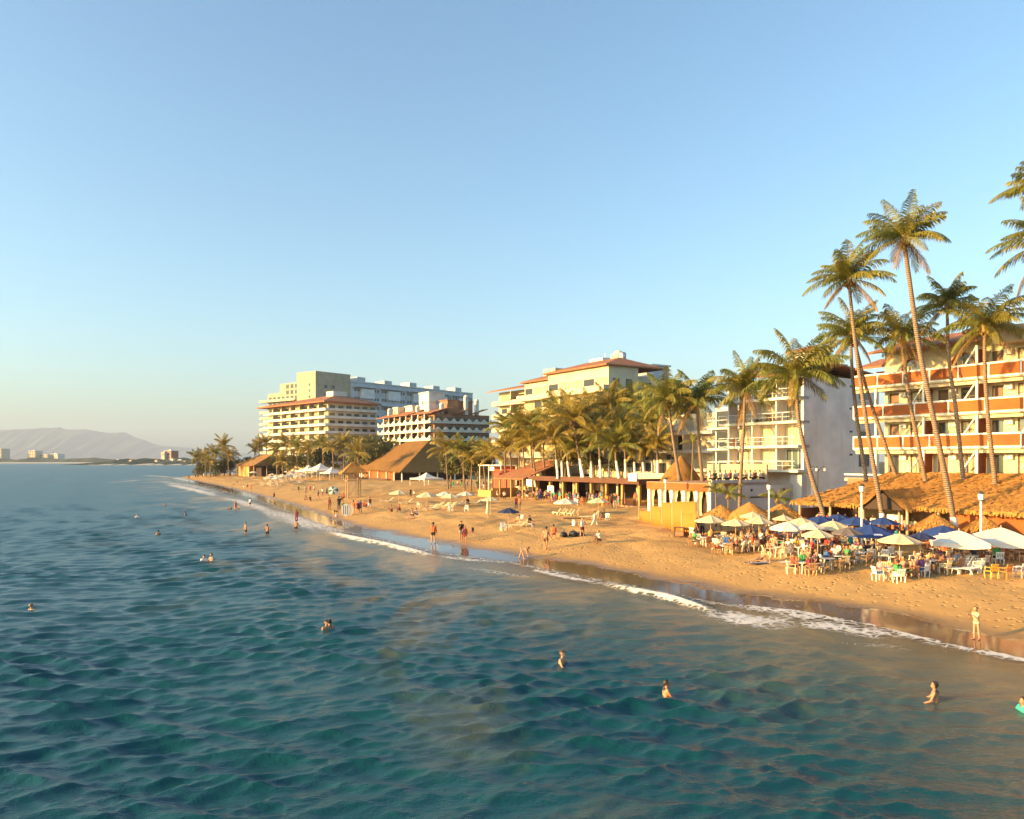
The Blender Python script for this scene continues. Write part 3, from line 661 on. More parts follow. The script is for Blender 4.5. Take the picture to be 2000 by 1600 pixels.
# terracotta hotel with scalloped white balconies
def scalloped_hotel():
    e, L, T = resort('scalloped_hotel', 'brown hotel with scalloped white balconies and a cluttered tiled roof', (-58, 332), (-30.9, 290), 27, 9.4, 5, 3.3, 9, 'brown_plaster', roof=False, side_bays=6, band=.75, deep=2.6, seed=8, plants=.1, front_pane='glass_dark', winsize=(.72, .75))
    sm = MB(); n = 10; pw = L/9
    pts = [(-pw/2, 0)]+[(-pw/2+pw*i/n, .15+1.1*abs(math.cos(math.pi*i/n))**3) for i in range(n+1)]+[(pw/2, 0)]
    k = len(pts); sm.add([(x, 0, z) for x, z in pts]+[(x, .14, z) for x, z in pts], [tuple(range(k)), tuple(range(2*k-1, k-1, -1))]+[(i, i+k, (i+1) % k+k, (i+1) % k) for i in range(k)])
    me = sm.mesh('scallop', M['white_plaster']); pm = MB().box(-.3, 0, -2.6, .3, .4, .4).mesh('column', M['white_plaster'])
    for f in range(5):
        z = 9.4+f*3.3
        for i in range(9):
            link('scallop', me, e, ((i+.5)*pw, -.16, z+.42)); 
            if i: link('column', pm, e, (i*pw, .2, z+2.9))
        for i in range(8): link('scallop', me, e, (L+.16, (i+.5)*27/8, z+.42), (0, 0, R(90)), scale=(27/8/pw, 1, 1))
    shed_roof('roof', e, -.8, L*.62, -.6, 9, T+.1, T+3.2); shed_roof('roof', e, -.8, L*.62, 9, 20, T+3.2, T+3.0)
    shed_roof('roof', e, L*.62, L+.8, .2, 8, T+.1, T+2.4)
    for x, y, w_, h_, mt in ((7, 4, 5, 4.4, 'cream_plaster'), (24, 8, 9, 9.6, 'white_plaster'), (12.5, 7, 7, 4.8, 'white_plaster'), (37, 4, 4, 5.0, 'white_plaster'), (41, 9, 6, 5.5, 'brown_plaster'), (35, 16, 8, 5.5, 'brown_plaster')):
        MB().box(x, y, T, x+w_, y+w_*.8, T+h_).build('roof_house', M[mt], e); MB().box(x-.3, y-.3, T+h_, x+w_+.3, y+w_*.8+.3, T+h_+.35).build('roof_edge', M['tile_roof' if mt == 'brown_plaster' else 'white_plaster'], e)
    wm = MB().box(0, -.05, 0, .9, .02, 1.3).mesh('window', M['glass_dark'])
    link('window', wm, e, (27, 8, T+5)); link('window', wm, e, (33.02, 11, T+5), (0, 0, R(90))); link('window', wm, e, (8.5, 4, T+1.6))
    for x, y, h_ in ((3.5, 3, 3.6), (30, 3.5, 3.4), (46, 6, 3.6), (49, 15, 6.6), (47, 21, 5.6)):
        MB().box(x, y, T, x+1.3, y+1.3, T+h_).lathe([(.95, h_), (.85, h_+.5), (.4, h_+.95), (.05, h_+1.05)], 10, (x+.65, y+.65, T)).build('chimney', M['white_plaster'], e)
    for y0 in (2.8, 10.5, 18.5): shed_roof('roof', e, L-3.5, L+.9, y0, y0+6.5, T+.1, T+2.3)
scalloped_hotel()

# white hotel with dark red roof further back, and the big pale block behind it
def banded_hotel():
    e, L, T = resort('banded_hotel', 'white hotel with stacked balcony bands and a dark red hipped roof', (-120.3, 372), (-80.3, 330), 27, 6.9, 8, 3.3, 13, 'cream_plaster', roof=False, side_bays=6, band=1.15, deep=2.2, seed=12, plants=.55)
    MB().add([(-3, -2.2, T-.1), (L+1.2, -1.2, T-.1), (L+1.2, 28, T-.1), (-3, 28, T-.1), (-3, -2.2, T+.5), (L+1.2, -1.2, T+.5), (L+1.2, 28, T+.5), (-3, 28, T+.5), (14, 12, T+3.3), (L-10, 12, T+4.6)],
             [(3,2,1,0),(0,1,5,4),(1,2,6,5),(2,3,7,6),(3,0,4,7),(4,5,9,8),(5,6,9),(6,7,8,9),(7,4,8)]).build('roof', M['tile_roof'], e)
    MB().box(L-13, 8, T, L-7, 15, T+5.6).build('roof_house', M['white_plaster'], e)
banded_hotel()
def slab_tower():
    loc, rz, L = frame((-143, 450), (-105.8, 420)); e = empty('slab_tower', loc, rz, 'tall pale grey slab block behind the red roofed hotel, its long side in shade', 'building')
    for x0, x1, h_ in ((0, 12, 47), (12, 31, 52), (31, L, 57)):
        MB().box(x0, 0 if x0 < 31 else -2, 0, x1, 22, h_).build('wall', M['warm_plaster'], e)
    MB().box(10, 3, 49, 30, 16, 52.6).build('roof_house', M['warm_plaster'], e)
    wm = MB().box(0, -.12, 0, 2.6, .1, 2.3).mesh('window', M['glass_dark'])
    for f in range(15):
        z = 2.6+f*3.3
        if z < 44: b_ = box_part('balcony', e, 'cream_plaster', -4, -3.2, z-.4, 30, 0, z); MB().box(-4, -3.2, z, 30, -3.0, z+.9).build('parapet', M['cream_plaster'], b_)
        for k in range(7):
            if z < 44 or k > 3: link('window', wm, e, (1.2+k*4.2, 0, z+.3))
        link('window', wm, e, (L-6, -2, z+.3), scale=(.5, 1, .6))
    W = 104                                        # the long shaded wing running inland
    MB().box(L-2, 22, 0, L+.2, 22+W, 53).box(L-14, 22, 0, L-2, 22+W, 51).build('wing_wall', M['grey_plaster'], e)
    MB().box(L-15, 21.7, 53, L+.6, 22+W, 53.6).build('roof_edge', M['white_plaster'], e)
    for i in range(5):
        y = 24+i*20.5
        MB().box(L-8, y+3, 53.6, L, y+9, 56.2-.5*(i % 2)).build('roof_house', M['grey_plaster'], e)
        for z in (14, 24, 34, 44):
            MB().box(L+.2, y+5, z, L+1.8, y+14.5, z+5.4).build('bay_wall', M['pale_plaster'], e)
            MB().box(L+.2, y, z+6.2, L+2.4, y+17, z+6.9).build('wall_band', M['grey_plaster'], e)
        for z in range(13, 52, 5):
            for dy in (.8, 2.9, 15.6, 17.8):
                link('window', wm, e, (L+.22, y+dy, z), (0, 0, R(90)), scale=(.55, 1, .75))
    for z in range(12, 50, 4):
        for dy in (4, 9): link('window', wm, e, (L+.02, dy, z), (0, 0, R(90)), scale=(.7, 1, .8))
slab_tower()

# ---------------------------------------------------------------- thatched roofs
def thatch_patch(mb, a, b, c, d, nu, nv, rs, amp=.10):
    """bumpy thatched sheet between eave a-b and ridge d-c"""
    a, b, c, d = map(Vector, (a, b, c, d)); nrm = (b-a).cross(d-a).normalized()
    vs_ = []
    for j in range(nv+1):
        v = j/nv
        for i in range(nu+1):
            u = i/nu; p = a.lerp(b, u).lerp(d.lerp(c, u), v)
            vs_.append(p+nrm*(rs.uniform(-amp, amp)-.35*math.sin(v*math.pi)*0.3)+Vector((0,0,rs.uniform(-.16, .05) if j == 0 else 0)))
    fs = [(j*(nu+1)+i, j*(nu+1)+i+1, (j+1)*(nu+1)+i+1, (j+1)*(nu+1)+i) for j in range(nv) for i in range(nu)]
    mb.add(vs_, fs); return nrm
def tufts(mb, a, b, c, d, n, rs, size=.3, eave=0):
    a, b, c, d = map(Vector, (a, b, c, d)); nrm = (b-a).cross(d-a).normalized(); dn = ((a-d)+(b-c)).normalized()
    sd_ = (b-a).normalized()
    for i in range(n+eave):
        u = rs.random(); v = rs.random() if i < n else rs.uniform(0, .02)
        p = a.lerp(b, u).lerp(d.lerp(c, u), v)+nrm*.04
        t = (dn+sd_*rs.uniform(-.5, .5)+nrm*rs.uniform(.0, .16)).normalized()*size*rs.uniform(.5, 1.3); s_ = t.cross(nrm).normalized()*size*rs.uniform(.12, .3)
        if i >= n: t = (Vector((0,0,-1))+sd_*rs.uniform(-.4, .4)+dn*rs.uniform(0, .6)).normalized()*size*rs.uniform(.4, 1.2)
        mb.add([p-s_, p+s_, p+t+s_*.4+nrm*.02, p+t-s_*.4], [(0,1,2,3)])
def right_palapa():
    loc, rz, _ = frame((25.0, 69.0), (35.2, 52.7)); L = 33.0; g0 = 1.75
    e = empty('thatched_restaurant', loc, rz, 'long thatched beach restaurant in front of the orange panelled hotel', 'restaurant'); rs = random.Random(21)
    ze, zr, yr = 4.35, 6.95, 8.6; m = MB(); t = MB()
    A, B, C_, D_ = (0, 0, ze), (L, 0, ze), (L, yr, zr), (4.2, yr, zr)
    thatch_patch(m, A, B, C_, D_, 90, 14, rs); tufts(t, A, B, C_, D_, 5200, rs, .34, 1500)
    A2, B2 = (0, 2*yr, ze), (0, 0, ze); thatch_patch(m, A2, B2, D_, D_, 30, 12, rs); tufts(t, A2, B2, D_, D_, 900, rs, .34, 200)
    thatch_patch(m, (L, 2*yr, ze), (0, 2*yr, ze), D_, C_, 40, 8, rs)
    m.build('thatch_roof', M['thatch'], e, True); r_ = t.build('thatch_tufts', M['thatch'], e); r_['kind'] = 'stuff'
    MB().box(.4, .5, ze-.25, L, .7, ze-.05).build('eave_beam', M['pole_wood'], e)
    pm = MB().tube([(0, 0, 0), (0, 0, ze-g0-.1)], .11, 10).mesh('post', M['pole_wood'])
    for i in range(11): link('post', pm, e, (.6+i*3.1, .55, g0))
    MB().box(.5, 7.6, g0-.5, L, 8.0, ze+2).box(.5, .8, g0-.6, .7, 7.6, ze-.6).build('back_wall', M['brown_plaster'], e)
    MB().box(.2, .2, g0-1.2, L, 8, g0).build('floor', M['deck_tile'], e)
    MB().box(13.6, 1.0, g0, L, 1.25, ze-.1).build('front_wall', M['orange_panel'], e)
    # dormer over the entrance
    x = 9.3; dm = MB(); tt = MB()
    for sx in (-1, 1):
        a_, b_ = (x+sx*2.2, -.9, ze-.25), (x, -.9, ze+1.35); c_, d_ = (x, 4.6, ze+1.45), (x+sx*2.2, 2.0, ze+.45)
        if sx < 0: thatch_patch(dm, d_, a_, b_, c_, 10, 8, rs, .07); tufts(tt, d_, a_, b_, c_, 220, rs, .28, 60)
        else: thatch_patch(dm, a_, d_, c_, b_, 10, 8, rs, .07); tufts(tt, a_, d_, c_, b_, 220, rs, .28, 60)
    o = dm.build('dormer', M['thatch'], e, True); q = tt.build('dormer_tufts', M['thatch'], o); q['kind'] = 'stuff'
    MB().add([(x-1.7, -.7, ze-.2), (x+1.7, -.7, ze-.2), (x, -.7, ze+1.1), (x-1.7, -.6, ze-.2), (x+1.7, -.6, ze-.2), (x, -.6, ze+1.1)], [(0,1,2),(5,4,3),(0,3,4,1),(1,4,5,2),(2,5,3,0)]).build('gable', M['interior_dark'], o)  # dark panel closes the dormer opening, its shade put into the colour
    for px_ in (x-2.0, x+2.0): link('post', pm, e, (px_, -.7, g0))
    # things inside: bar counter, shelf, menu board
    MB().box(1.5, 2.4, g0, 6.5, 3.0, g0+1.1).build('bar_counter', M['wood'], e); MB().box(1.5, 6.9, g0+1.1, 6.5, 7.5, g0+2.2).build('shelf', M['pale_wood'], e)
    MB().box(8.2, 1.6, g0+1.15, 9.5, 1.7, g0+1.85).build('menu_board', M['white_paint'], e)
    return e
right_palapa()
def big_palapa():
    corner = at(781, 923, 228); e = empty('large_palapa', (corner.x, corner.y, 0), R(-58), 'very large thatched palapa roof on brown walls in the middle of the beach', 'restaurant'); rs = random.Random(31)
    m = MB(); t = MB(); ze = 4.6; W = 44; D = 26; A, B = (-W, 0, ze+.9), (0, 0, ze); C_, D_ = (-7, D*.5, 14.3), (-24, D*.5, 14.3)
    thatch_patch(m, A, B, C_, D_, 50, 24, rs, .07); tufts(t, A, B, C_, D_, 2600, rs, .5, 300)
    thatch_patch(m, B, (0, D, ze), C_, C_, 26, 20, rs, .07); tufts(t, B, (0, D, ze), C_, C_, 900, rs, .5, 150)
    thatch_patch(m, (0, D, ze), (-W, D, ze), D_, C_, 20, 8, rs, .1); thatch_patch(m, (-W, D, ze), A, D_, D_, 20, 16, rs, .1); tufts(t, (-W, D, ze), A, D_, D_, 400, rs, .5, 60)
    m.build('thatch_roof', M['thatch_dark'], e, True); q = t.build('thatch_tufts', M['thatch_dark'], e); q['kind'] = 'stuff'
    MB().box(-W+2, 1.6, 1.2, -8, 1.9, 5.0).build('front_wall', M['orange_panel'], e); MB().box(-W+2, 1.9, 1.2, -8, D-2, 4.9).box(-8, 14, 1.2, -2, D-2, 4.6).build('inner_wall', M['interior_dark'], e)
    pm = MB().tube([(0, 0, 0), (0, 0, 3.2)], .22, 8).mesh('post', M['white_paint'])
    for x in (-34, -27, -20, -13, -7, -1.2): link('post', pm, e, (x, 1.2, 1.4))
    for y in (7, 13, 19, 25): link('post', pm, e, (-1.2, y, 1.4))
    MB().box(-38, 1.45, 2.6, -33.5, 1.6, 4.3).build('poster', M['white_paint'], e)
    MB().box(-32, .2, 1.6, -10, .4, 2.5).build('low_fence', M['dark_wood'], e)
big_palapa()
def far_palapa():
    c = at(508, 905, 318); e = empty('far_palapa', (c.x, c.y, 0), R(-52), 'thatched palapa hall with grey roof near the left headland', 'restaurant'); rs = random.Random(33); m = MB(); ze = 6.0
    A, B, C_, D_ = (-15, -6, ze), (9, -6, ze), (6, 3, 10.6), (-9, 3, 10.6)
    thatch_patch(m, A, B, C_, D_, 30, 12, rs, .08); thatch_patch(m, B, (9, 12, ze), C_, C_, 20, 12, rs, .08); thatch_patch(m, (9, 12, ze), (-15, 12, ze), D_, C_, 20, 8, rs, .08); thatch_patch(m, (-15, 12, ze), A, D_, D_, 20, 12, rs, .08)
    m.build('thatch_roof', M['thatch_dark'], e, True); MB().box(-13, -4.5, 1, 0, 10, 5.9).build('inner_wall', M['ochre_plaster'], e); MB().box(0, -2, 1, 7, 10, 5.9).build('hall_dark_fill', M['interior_dark'], e)  # solid dark block puts the hall's shade into its colour
    pm = MB().tube([(0, 0, 0), (0, 0, 4.8)], .2, 8).mesh('post', M['pole_wood'])
    for x in (-13.5, -8, -3, 2, 7.5): link('post', pm, e, (x, -5.2, 1.3))
    for y in (0, 5, 10): link('post', pm, e, (7.7, y, 1.3))
far_palapa()
def conical_palapa(px, py, Y, r, h, zg, label, group=None, name='palapa_umbrella', n=420, seed=1, tw=.3):
    """thatched sunshade: pole, cone of thatch, ragged rim"""
    p = at(px, py, Y); e = empty(name, (p.x, p.y, zg), seed*.7, label, 'palapa', group); rs = random.Random(seed); apex = p.z-zg
    m = MB(); t = MB(); k = 14; ring = []
    prof = [(.02, 0), (.30, -.26*h), (.68, -.64*h), (1.0, -h), (.93, -h-.05), (.3, -.5*h)]
    for fr, dz in prof:
        for i in range(k): a = 2*math.pi*i/k; q = fr*r*(1+rs.uniform(-.05, .05)); m.v.append((q*math.cos(a), q*math.sin(a), apex+dz+rs.uniform(-.04, .04)))
    for j in range(len(prof)-1):
        for i in range(k): m.f.append((j*k+i, (j+1)*k+i, (j+1)*k+(i+1) % k, j*k+(i+1) % k))
    for i in range(n):
        a = rs.uniform(0, 6.283); f = rs.random()**.6 if i % 4 else 1.0; z = apex-h*f+.03; d = Vector((math.cos(a), math.sin(a), 0)); s_ = Vector((-d.y, d.x, 0))
        b = d*(f*r)+Vector((0, 0, z)); dn = (d*r+Vector((0, 0, -h*(1.0 if i % 4 else 2.2)))).normalized()*rs.uniform(tw*.6, tw*1.5)+s_*rs.uniform(-.1, .1)+d*.04; ww = s_*rs.uniform(.03, .08)
        t.add([b-ww, b+ww, b+dn+ww*.4+Vector((0,0,.04)), b+dn-ww*.4], [(0,1,2,3)])
    mt = M['thatch_dark' if name == 'conical_palapa' else 'thatch']; o = m.build('thatch_cone', mt, e, True); q = t.build('thatch_tufts', mt, o); q['kind'] = 'stuff'
    MB().tube([(0, 0, -.3), (0, 0, apex-.1*h)], .07, 8).build('pole', M['pole_wood'], e); return e
for i, (px, py, Y, r, h, lab) in enumerate([
    (1408,986,69,2.1,1.35,'thatched sunshade nearest the yellow canvas screen'), (1464,981,68,2.5,1.5,'widest shaggy thatched sunshade before the grey terrace wall'), (1526,984,70,2.2,1.25,'thatched sunshade between the white lamp post and the thatched restaurant'),
    (1826,1003,56,1.5,1.05,'thatched sunshade behind the right blue umbrella'), (1921,1008,54,1.15,.9,'small thatched sunshade before the orange wall at the right'), (1330,890,98,2.7,3.2,'tall dark conical thatched roof between the two palms above the terrace'),
    (689,900,133,1.85,1.75,'')]):
    if i == 6: continue
    p = at(px, py, Y); conical_palapa(px, py, Y, r, h, gz(p.x, p.y) if i != 5 else 4.0, lab, 'thatched sunshades', seed=i+1, name='thatched_sunshade' if i != 5 else 'conical_palapa')
def watch_tower():
    p = gh(690, 972); e = empty('watch_tower', tuple(p), R(20), 'wooden lifeguard watch tower with a small thatched roof', 'tower'); top = at(690, 903, p.y).z-p.z
    pm = MB().tube([(0, 0, 0), (0, 0, top-1.6)], .09, 8).mesh('leg', M['pale_wood'])
    for sx in (-1, 1):
        for sy in (-1, 1): link('leg', pm, e, (sx*1.15, sy*1.15, -.1))
    MB().box(-1.35, -1.35, top*.47, 1.35, 1.35, top*.47+.12).build('platform', M['pale_wood'], e)
    for z in (.75, 1.05):
        for s_ in (-1, 1): MB().bar((-1.2, s_*1.2, top*.47+z), (1.2, s_*1.2, top*.47+z), .06, .08).bar((s_*1.2, -1.2, top*.47+z), (s_*1.2, 1.2, top*.47+z), .06, .08).build('rail', M['pale_wood'], e)
    lad = MB().bar((.2, -1.9, 0), (.2, -1.3, top*.47), .06, .06).bar((.7, -1.9, 0), (.7, -1.3, top*.47), .06, .06)
    for i in range(7): f = (i+.5)/7; lad.bar((.2, -1.9+.6*f, top*.47*f), (.7, -1.9+.6*f, top*.47*f), .05, .05)
    lad.build('ladder', M['pale_wood'], e)
    MB().bar((-1.15, -1.15, .2), (1.15, -1.15, top*.45), .06, .06).bar((-1.15, 1.15, .2), (1.15, 1.15, top*.45), .06, .06).build('cross_brace', M['pale_wood'], e)
    m = MB(); t = MB(); rs = random.Random(3); k = 4; r = 2.3
    cs = [(r, r), (-r, r), (-r, -r), (r, -r)]
    for i in range(4):
        a, b = cs[i], cs[(i+1) % 4]; A, B, C_ = (*a, top-1.9), (*b, top-1.9), (0, 0, top+.1)
        thatch_patch(m, A, B, C_, C_, 10, 8, rs, .05); tufts(t, A, B, C_, C_, 130, rs, .35, 70)
    o = m.build('thatch_roof', M['thatch'], e, True); q = t.build('thatch_tufts', M['thatch'], o); q['kind'] = 'stuff'
watch_tower()
# ---------------------------------------------------------------- beach-front pavilions
def mid_restaurant():
    loc, rz, L = frame((4.2, 125.7), (17.7, 104)); e = empty('pillared_restaurant', loc, rz, 'open pillared restaurant with a flat brown roof below the middle palm grove', 'restaurant'); g0 = 1.85; zt = 5.25
    MB().box(-.6, -1.2, zt, L+.6, 16, zt+.12).build('roof_deck', M['deck_tile'], e)
    MB().box(-.8, -1.4, zt-.42, L+.8, -1.2, zt+.3).box(L+.6, -1.2, zt-.42, L+.8, 16, zt+.3).build('fascia', M['dark_fascia'], e)
    cm = MB().box(-.17, -.17, 0, .17, .17, zt-g0).mesh('column', M['ochre_plaster'])
    for i in range(8): link('column', cm, e, (.4+i*(L-.8)/7, -.2, g0))
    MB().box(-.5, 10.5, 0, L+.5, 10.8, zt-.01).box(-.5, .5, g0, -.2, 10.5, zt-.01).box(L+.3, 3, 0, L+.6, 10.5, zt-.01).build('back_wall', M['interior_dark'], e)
    MB().box(-.6, -1.4, 0, L+.6, 11, g0).build('floor', M['deck_tile'], e)
    tm = MB().box(0, 0, 0, .4, .1, 2.3).mesh('hanging_curtain', M['curtain'])
    for i in range(7): link('hanging_curtain', tm, e, (1.4+i*3.5, .9 if i % 3 else 1.6, g0+.6), (0, 0, (i % 5)*.3))
    # menu boards and sign boards
    sg = MB().box(0, -.05, 0, 1.7, .05, 1.05).mesh('sign_board', M['white_paint'])
    for x, y, z in ((-.9, -1.6, 3.9), (4.2, -.9, 3.0), (L-1.0, -1.65, zt+.0)): link('sign_board', sg, e, (x, y, z))
    # second level behind: low cream walls, tiled canopy
    MB().box(2, 10.9, zt+.12, L-6, 15.8, zt+2.9).build('upper_wall', M['cream_plaster'], e)
    shed_roof('canopy_roof', e, 1, 9, 6.5, 12, zt+2.2, zt+2.9, 'dark_wood'); MB().box(L-7, 4, zt+.12, L+.2, 4.2, zt+1.0).box(4, 8.5, zt+.12, L-7, 8.7, zt+1.1).build('parapet', M['cream_plaster'], e)
    for x0 in (11, 14, 17): win(e, x0, x0+1.6, zt+.3, zt+2.4, 10.84, 'frame_brown', 'glass_dark', 2, 1)
    # gable-end tiled roof at the left end
    MB().add([(-9, -3.2, 4.9), (-1.0, -2.2, 4.9), (-1.0, 6.5, 7.9), (-9, 6.5, 7.9), (-9, -3.2, 5.1), (-1.0, -2.2, 5.1), (-1.0, 6.5, 8.1), (-9, 6.5, 8.1)], [(3,2,1,0),(4,5,6,7),(0,1,5,4),(1,2,6,5),(2,3,7,6),(3,0,4,7)]).build('porch_roof', M['tile_roof'], e)
    for x in (-8.6, -5, -1.4): link('column', cm, e, (x, -2.0, g0), scale=(.6, .6, .92))
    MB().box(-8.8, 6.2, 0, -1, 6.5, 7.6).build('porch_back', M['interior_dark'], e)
    MB().box(-13.5, -3.6, 0, -9.0, -3.3, 2.9).box(-9.3, -3.3, 0, -9.0, 3, 3.3).build('yard_wall', M['ochre_plaster'], e)
mid_restaurant()
def curtain_pavilion():
    loc, rz, L = frame((15.6, 88.2), (20.7, 80.0)); e = empty('curtained_pavilion', loc, rz, 'terracotta pavilion with white columns and cream curtains beside the grey terrace wall', 'pavilion'); g0 = 1.7
    MB().box(-.2, 0, 4.75, L, 4, 5.55).build('fascia', M['orange_panel'], e); MB().box(-.2, 0, 5.55, L, 9, 5.62).build('roof_deck', M['deck_tile'], e)
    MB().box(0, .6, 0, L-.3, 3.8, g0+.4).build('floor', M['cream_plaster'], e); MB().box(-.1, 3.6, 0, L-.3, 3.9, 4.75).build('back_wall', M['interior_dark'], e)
    cm = MB().box(-.17, -.17, 0, .17, .17, 3.1).mesh('column', M['white_paint']); n = 6
    for i in range(n): link('column', cm, e, (.1+i*(L-.4)/(n-1), .2, g0))
    c = MB(); k = 12       # gathered curtain: two drapes pulled apart
    vs_ = []
    for j in range(7):
        z = 2.6*(1-j/6); wd = .62-.26*math.sin(j/6*2.6)
        for i in range(k+1): vs_.append((wd*i/k, .07*math.sin(i*2.1), z))
    fs = [(j*(k+1)+i, j*(k+1)+i+1, (j+1)*(k+1)+i+1, (j+1)*(k+1)+i) for j in range(6) for i in range(k)]
    cmesh = c.add(vs_, fs).mesh('hanging_curtain', M['curtain'], True)
    for i in range(n-1):
        w_ = (L-.4)/(n-1); x = .1+i*w_
        link('hanging_curtain', cmesh, e, (x+.15, .35, g0+.45)); link('hanging_curtain', cmesh, e, (x+w_-.15, .35, g0+.45), scale=(-1, 1, 1))
    # terrace block: its side wall faces the pier and lies in shade
    MB().box(L-.3, .35, 0, L, 13, 5.3).box(L-.3, .0, 0, L+.02, .35, 5.75).build('side_wall', M['grey_plaster'], e)
    MB().box(L-.35, 13, 0, L+1.2, 14.5, 6.4).build('wall_pier', M['grey_plaster'], e)
    vm = MB().tube([(0, 0, 0), (.06, 0, 0)], .14, 10).mesh('vent', M['glass_dark'])
    for y, z in ((2.4, 4.7), (3.0, 4.75), (6.2, 4.8), (9.4, 4.75), (11.5, 4.8)): link('vent', vm, e, (L+.0, y, z))
    MB().box(L, 6.0, 3.95, L+.06, 10.2, 4.1).build('shadow_strip', M['metal_dark'], e); MB().box(L, .4, 4.15, L+.10, 12.9, 4.25).build('wall_band', M['grey_plaster'], e)  # dark strip along the side wall draws a shadow line
    MB().box(.5, 9.0, 5.62, L-.3, 9.2, 7.6).build('terrace_back', M['warm_plaster'], e)
    MB().box(L-.3, .4, 5.3, L-.2, 9, 5.95).build('parapet', M['grey_plaster'], e)
curtain_pavilion()
def awnings():
    p = at(957, 908, 150); e = empty('white_awning', (p.x, p.y, 0), R(-58), 'flat white awning over a red fronted bar left of the tiled porch', 'awning')
    MB().box(-3.8, -.5, p.z-.2, 5, 3, p.z).build('awning_sheet', M['white_paint'], e); MB().box(-3.4, 2.6, 1.5, 4.6, 3, p.z-.2).build('back_wall', M['red_plaster'], e)
    pm = MB().tube([(0, 0, 1.5), (0, 0, p.z-.2)], .08).mesh('post', M['metal_white'])
    for x in (-3.5, 0, 4.6): link('post', pm, e, (x, -.3, 0))
    MB().box(1, -.65, p.z-1.1, 2.6, -.55, p.z-.4).build('sign_board', M['white_paint'], e)
    for i, (px, py, lab) in enumerate(((985, 917, 'red square canopy before the white awning'), (1005, 919, 'red peaked canopy against the tiled porch'))):
        p = at(px, py, 138); g = gz(p.x, p.y); e = empty('red_canopy', (p.x, p.y, g), R(20+30*i), lab, 'canopy', 'red canopies'); h = p.z-g
        MB().add([(-1.5,-1.5,h-.7),(1.5,-1.5,h-.7),(1.5,1.5,h-.7),(-1.5,1.5,h-.7),(0,0,h),(-1.5,-1.5,h-1.0),(1.5,-1.5,h-1.0),(1.5,1.5,h-1.0),(-1.5,1.5,h-1.0)], [(0,1,4),(1,2,4),(2,3,4),(3,0,4),(5,6,1,0),(6,7,2,1),(7,8,3,2),(8,5,0,3)]).build('canopy', M['red_plaster'], e)
        pm = MB().tube([(0, 0, 0), (0, 0, h-.7)], .05).mesh('pole', M['pole_wood'])
        for sx in (-1.4, 1.4):
            for sy in (-1.4, 1.4): link('pole', pm, e, (sx, sy, 0))
awnings()
def tent(px, py, Y, w_, d_, lab, peaks=1, wall=True):
    p = at(px, py, Y); g = gz(p.x, p.y); e = empty('white_tent', (p.x, p.y, g), R(-50), lab, 'tent', 'white tents on the beach'); h = p.z-g; m = MB(); ze = h*.58; pw = w_/peaks
    for k in range(peaks):
        x0 = -w_/2+k*pw; n = 6
        c = [(x0, -d_/2), (x0+pw, -d_/2), (x0+pw, d_/2), (x0, d_/2)]; a = Vector((x0+pw/2, 0, h))
        for i in range(4):
            p0 = Vector((*c[i], ze)); p1 = Vector((*c[(i+1) % 4], ze)); rows = []
            for j in range(n+1):
                f = j/n; q0 = p0.lerp(a, f); q1 = p1.lerp(a, f); sag = -(h-ze)*.28*math.sin(f*math.pi)
                rows += [q0+Vector((0,0,sag)), q1+Vector((0,0,sag))]
            m.add(rows, [(2*j, 2*j+1, 2*j+3, 2*j+2) for j in range(n)])
            m.add([(*c[i], ze), (*c[(i+1) % 4], ze), (*c[(i+1) % 4], ze-.35), (*c[i], ze-.35)], [(0,3,2,1)])
    o = m.build('canopy', M['canvas'], e); o.color = (.80, .78, .72, 1)
    pm = MB().tube([(0, 0, 0), (0, 0, ze)], .06).mesh('pole', M['metal_white'])
    for k in range(peaks+1):
        for s_ in (-1, 1): link('pole', pm, e, (-w_/2+k*pw, s_*d_/2, 0))
    return e
tent(833, 923, 190, 6.4, 5.5, 'small peaked white tent before the large palapa'); tent(626, 905, 262, 13, 9, 'largest white marquee tent left of the watch tower', 1)
tent(603, 908, 268, 8, 6, 'low white tent at the left end of the marquee'); tent(648, 912, 250, 7, 5, 'low white tent at the right end of the marquee')
def screen(px0, px1, pyt, pyb, Y0, Y1, lab, rag=0):
    a = at(px0, pyb, Y0); b = at(px1, pyb, Y1); t0 = at(px0, pyt, Y0).z; t1 = at(px1, pyt, Y1).z; g = min(gz(a.x, a.y), gz(b.x, b.y))-.1
    e = empty('canvas_screen', (a.x, a.y, 0), math.atan2(b.y-a.y, b.x-a.x), lab, 'screen', 'yellow canvas screens'); L = math.hypot(b.x-a.x, b.y-a.y); m = MB(); n = 10; vs_ = []
    for j in range(3):
        for i in range(n+1):
            u = i/n; tz = t0+(t1-t0)*u; zb = g
            vs_.append((L*u, .05*math.sin(u*9+j), zb+(tz-zb)*j/2))
    m.add(vs_, [(j*(n+1)+i, j*(n+1)+i+1, (j+1)*(n+1)+i+1, (j+1)*(n+1)+i) for j in range(2) for i in range(n)]); o = m.build('canvas_sheet', M['yellow_canvas'], e, True)
    sm = o.modifiers.new('thick', 'SOLIDIFY'); sm.thickness = .03
    pm = MB().tube([(0, .06, g), (0, .06, max(t0, t1)+.15)], .05).mesh('pole', M['pole_wood'])
    link('pole', pm, e); link('pole', pm, e, (L, 0, 0))
screen(1247, 1271, 998, 1024, 84, 79, 'low yellow canvas screen at the left end of its row')
screen(1270, 1291, 989, 1026, 79, 75.5, 'second yellow canvas screen from the left, above the sand bank')
screen(1291, 1330, 982, 1034, 75.5, 72, 'large bright yellow canvas screen left of centre in its row'); screen(1312, 1360, 980, 1034, 72.5, 70, 'tallest yellow canvas screen beside the curtained pavilion')
screen(1330, 1362, 1003, 1036, 68.5, 66.5, 'yellow canvas screen at the right end, beside the first cream umbrella')

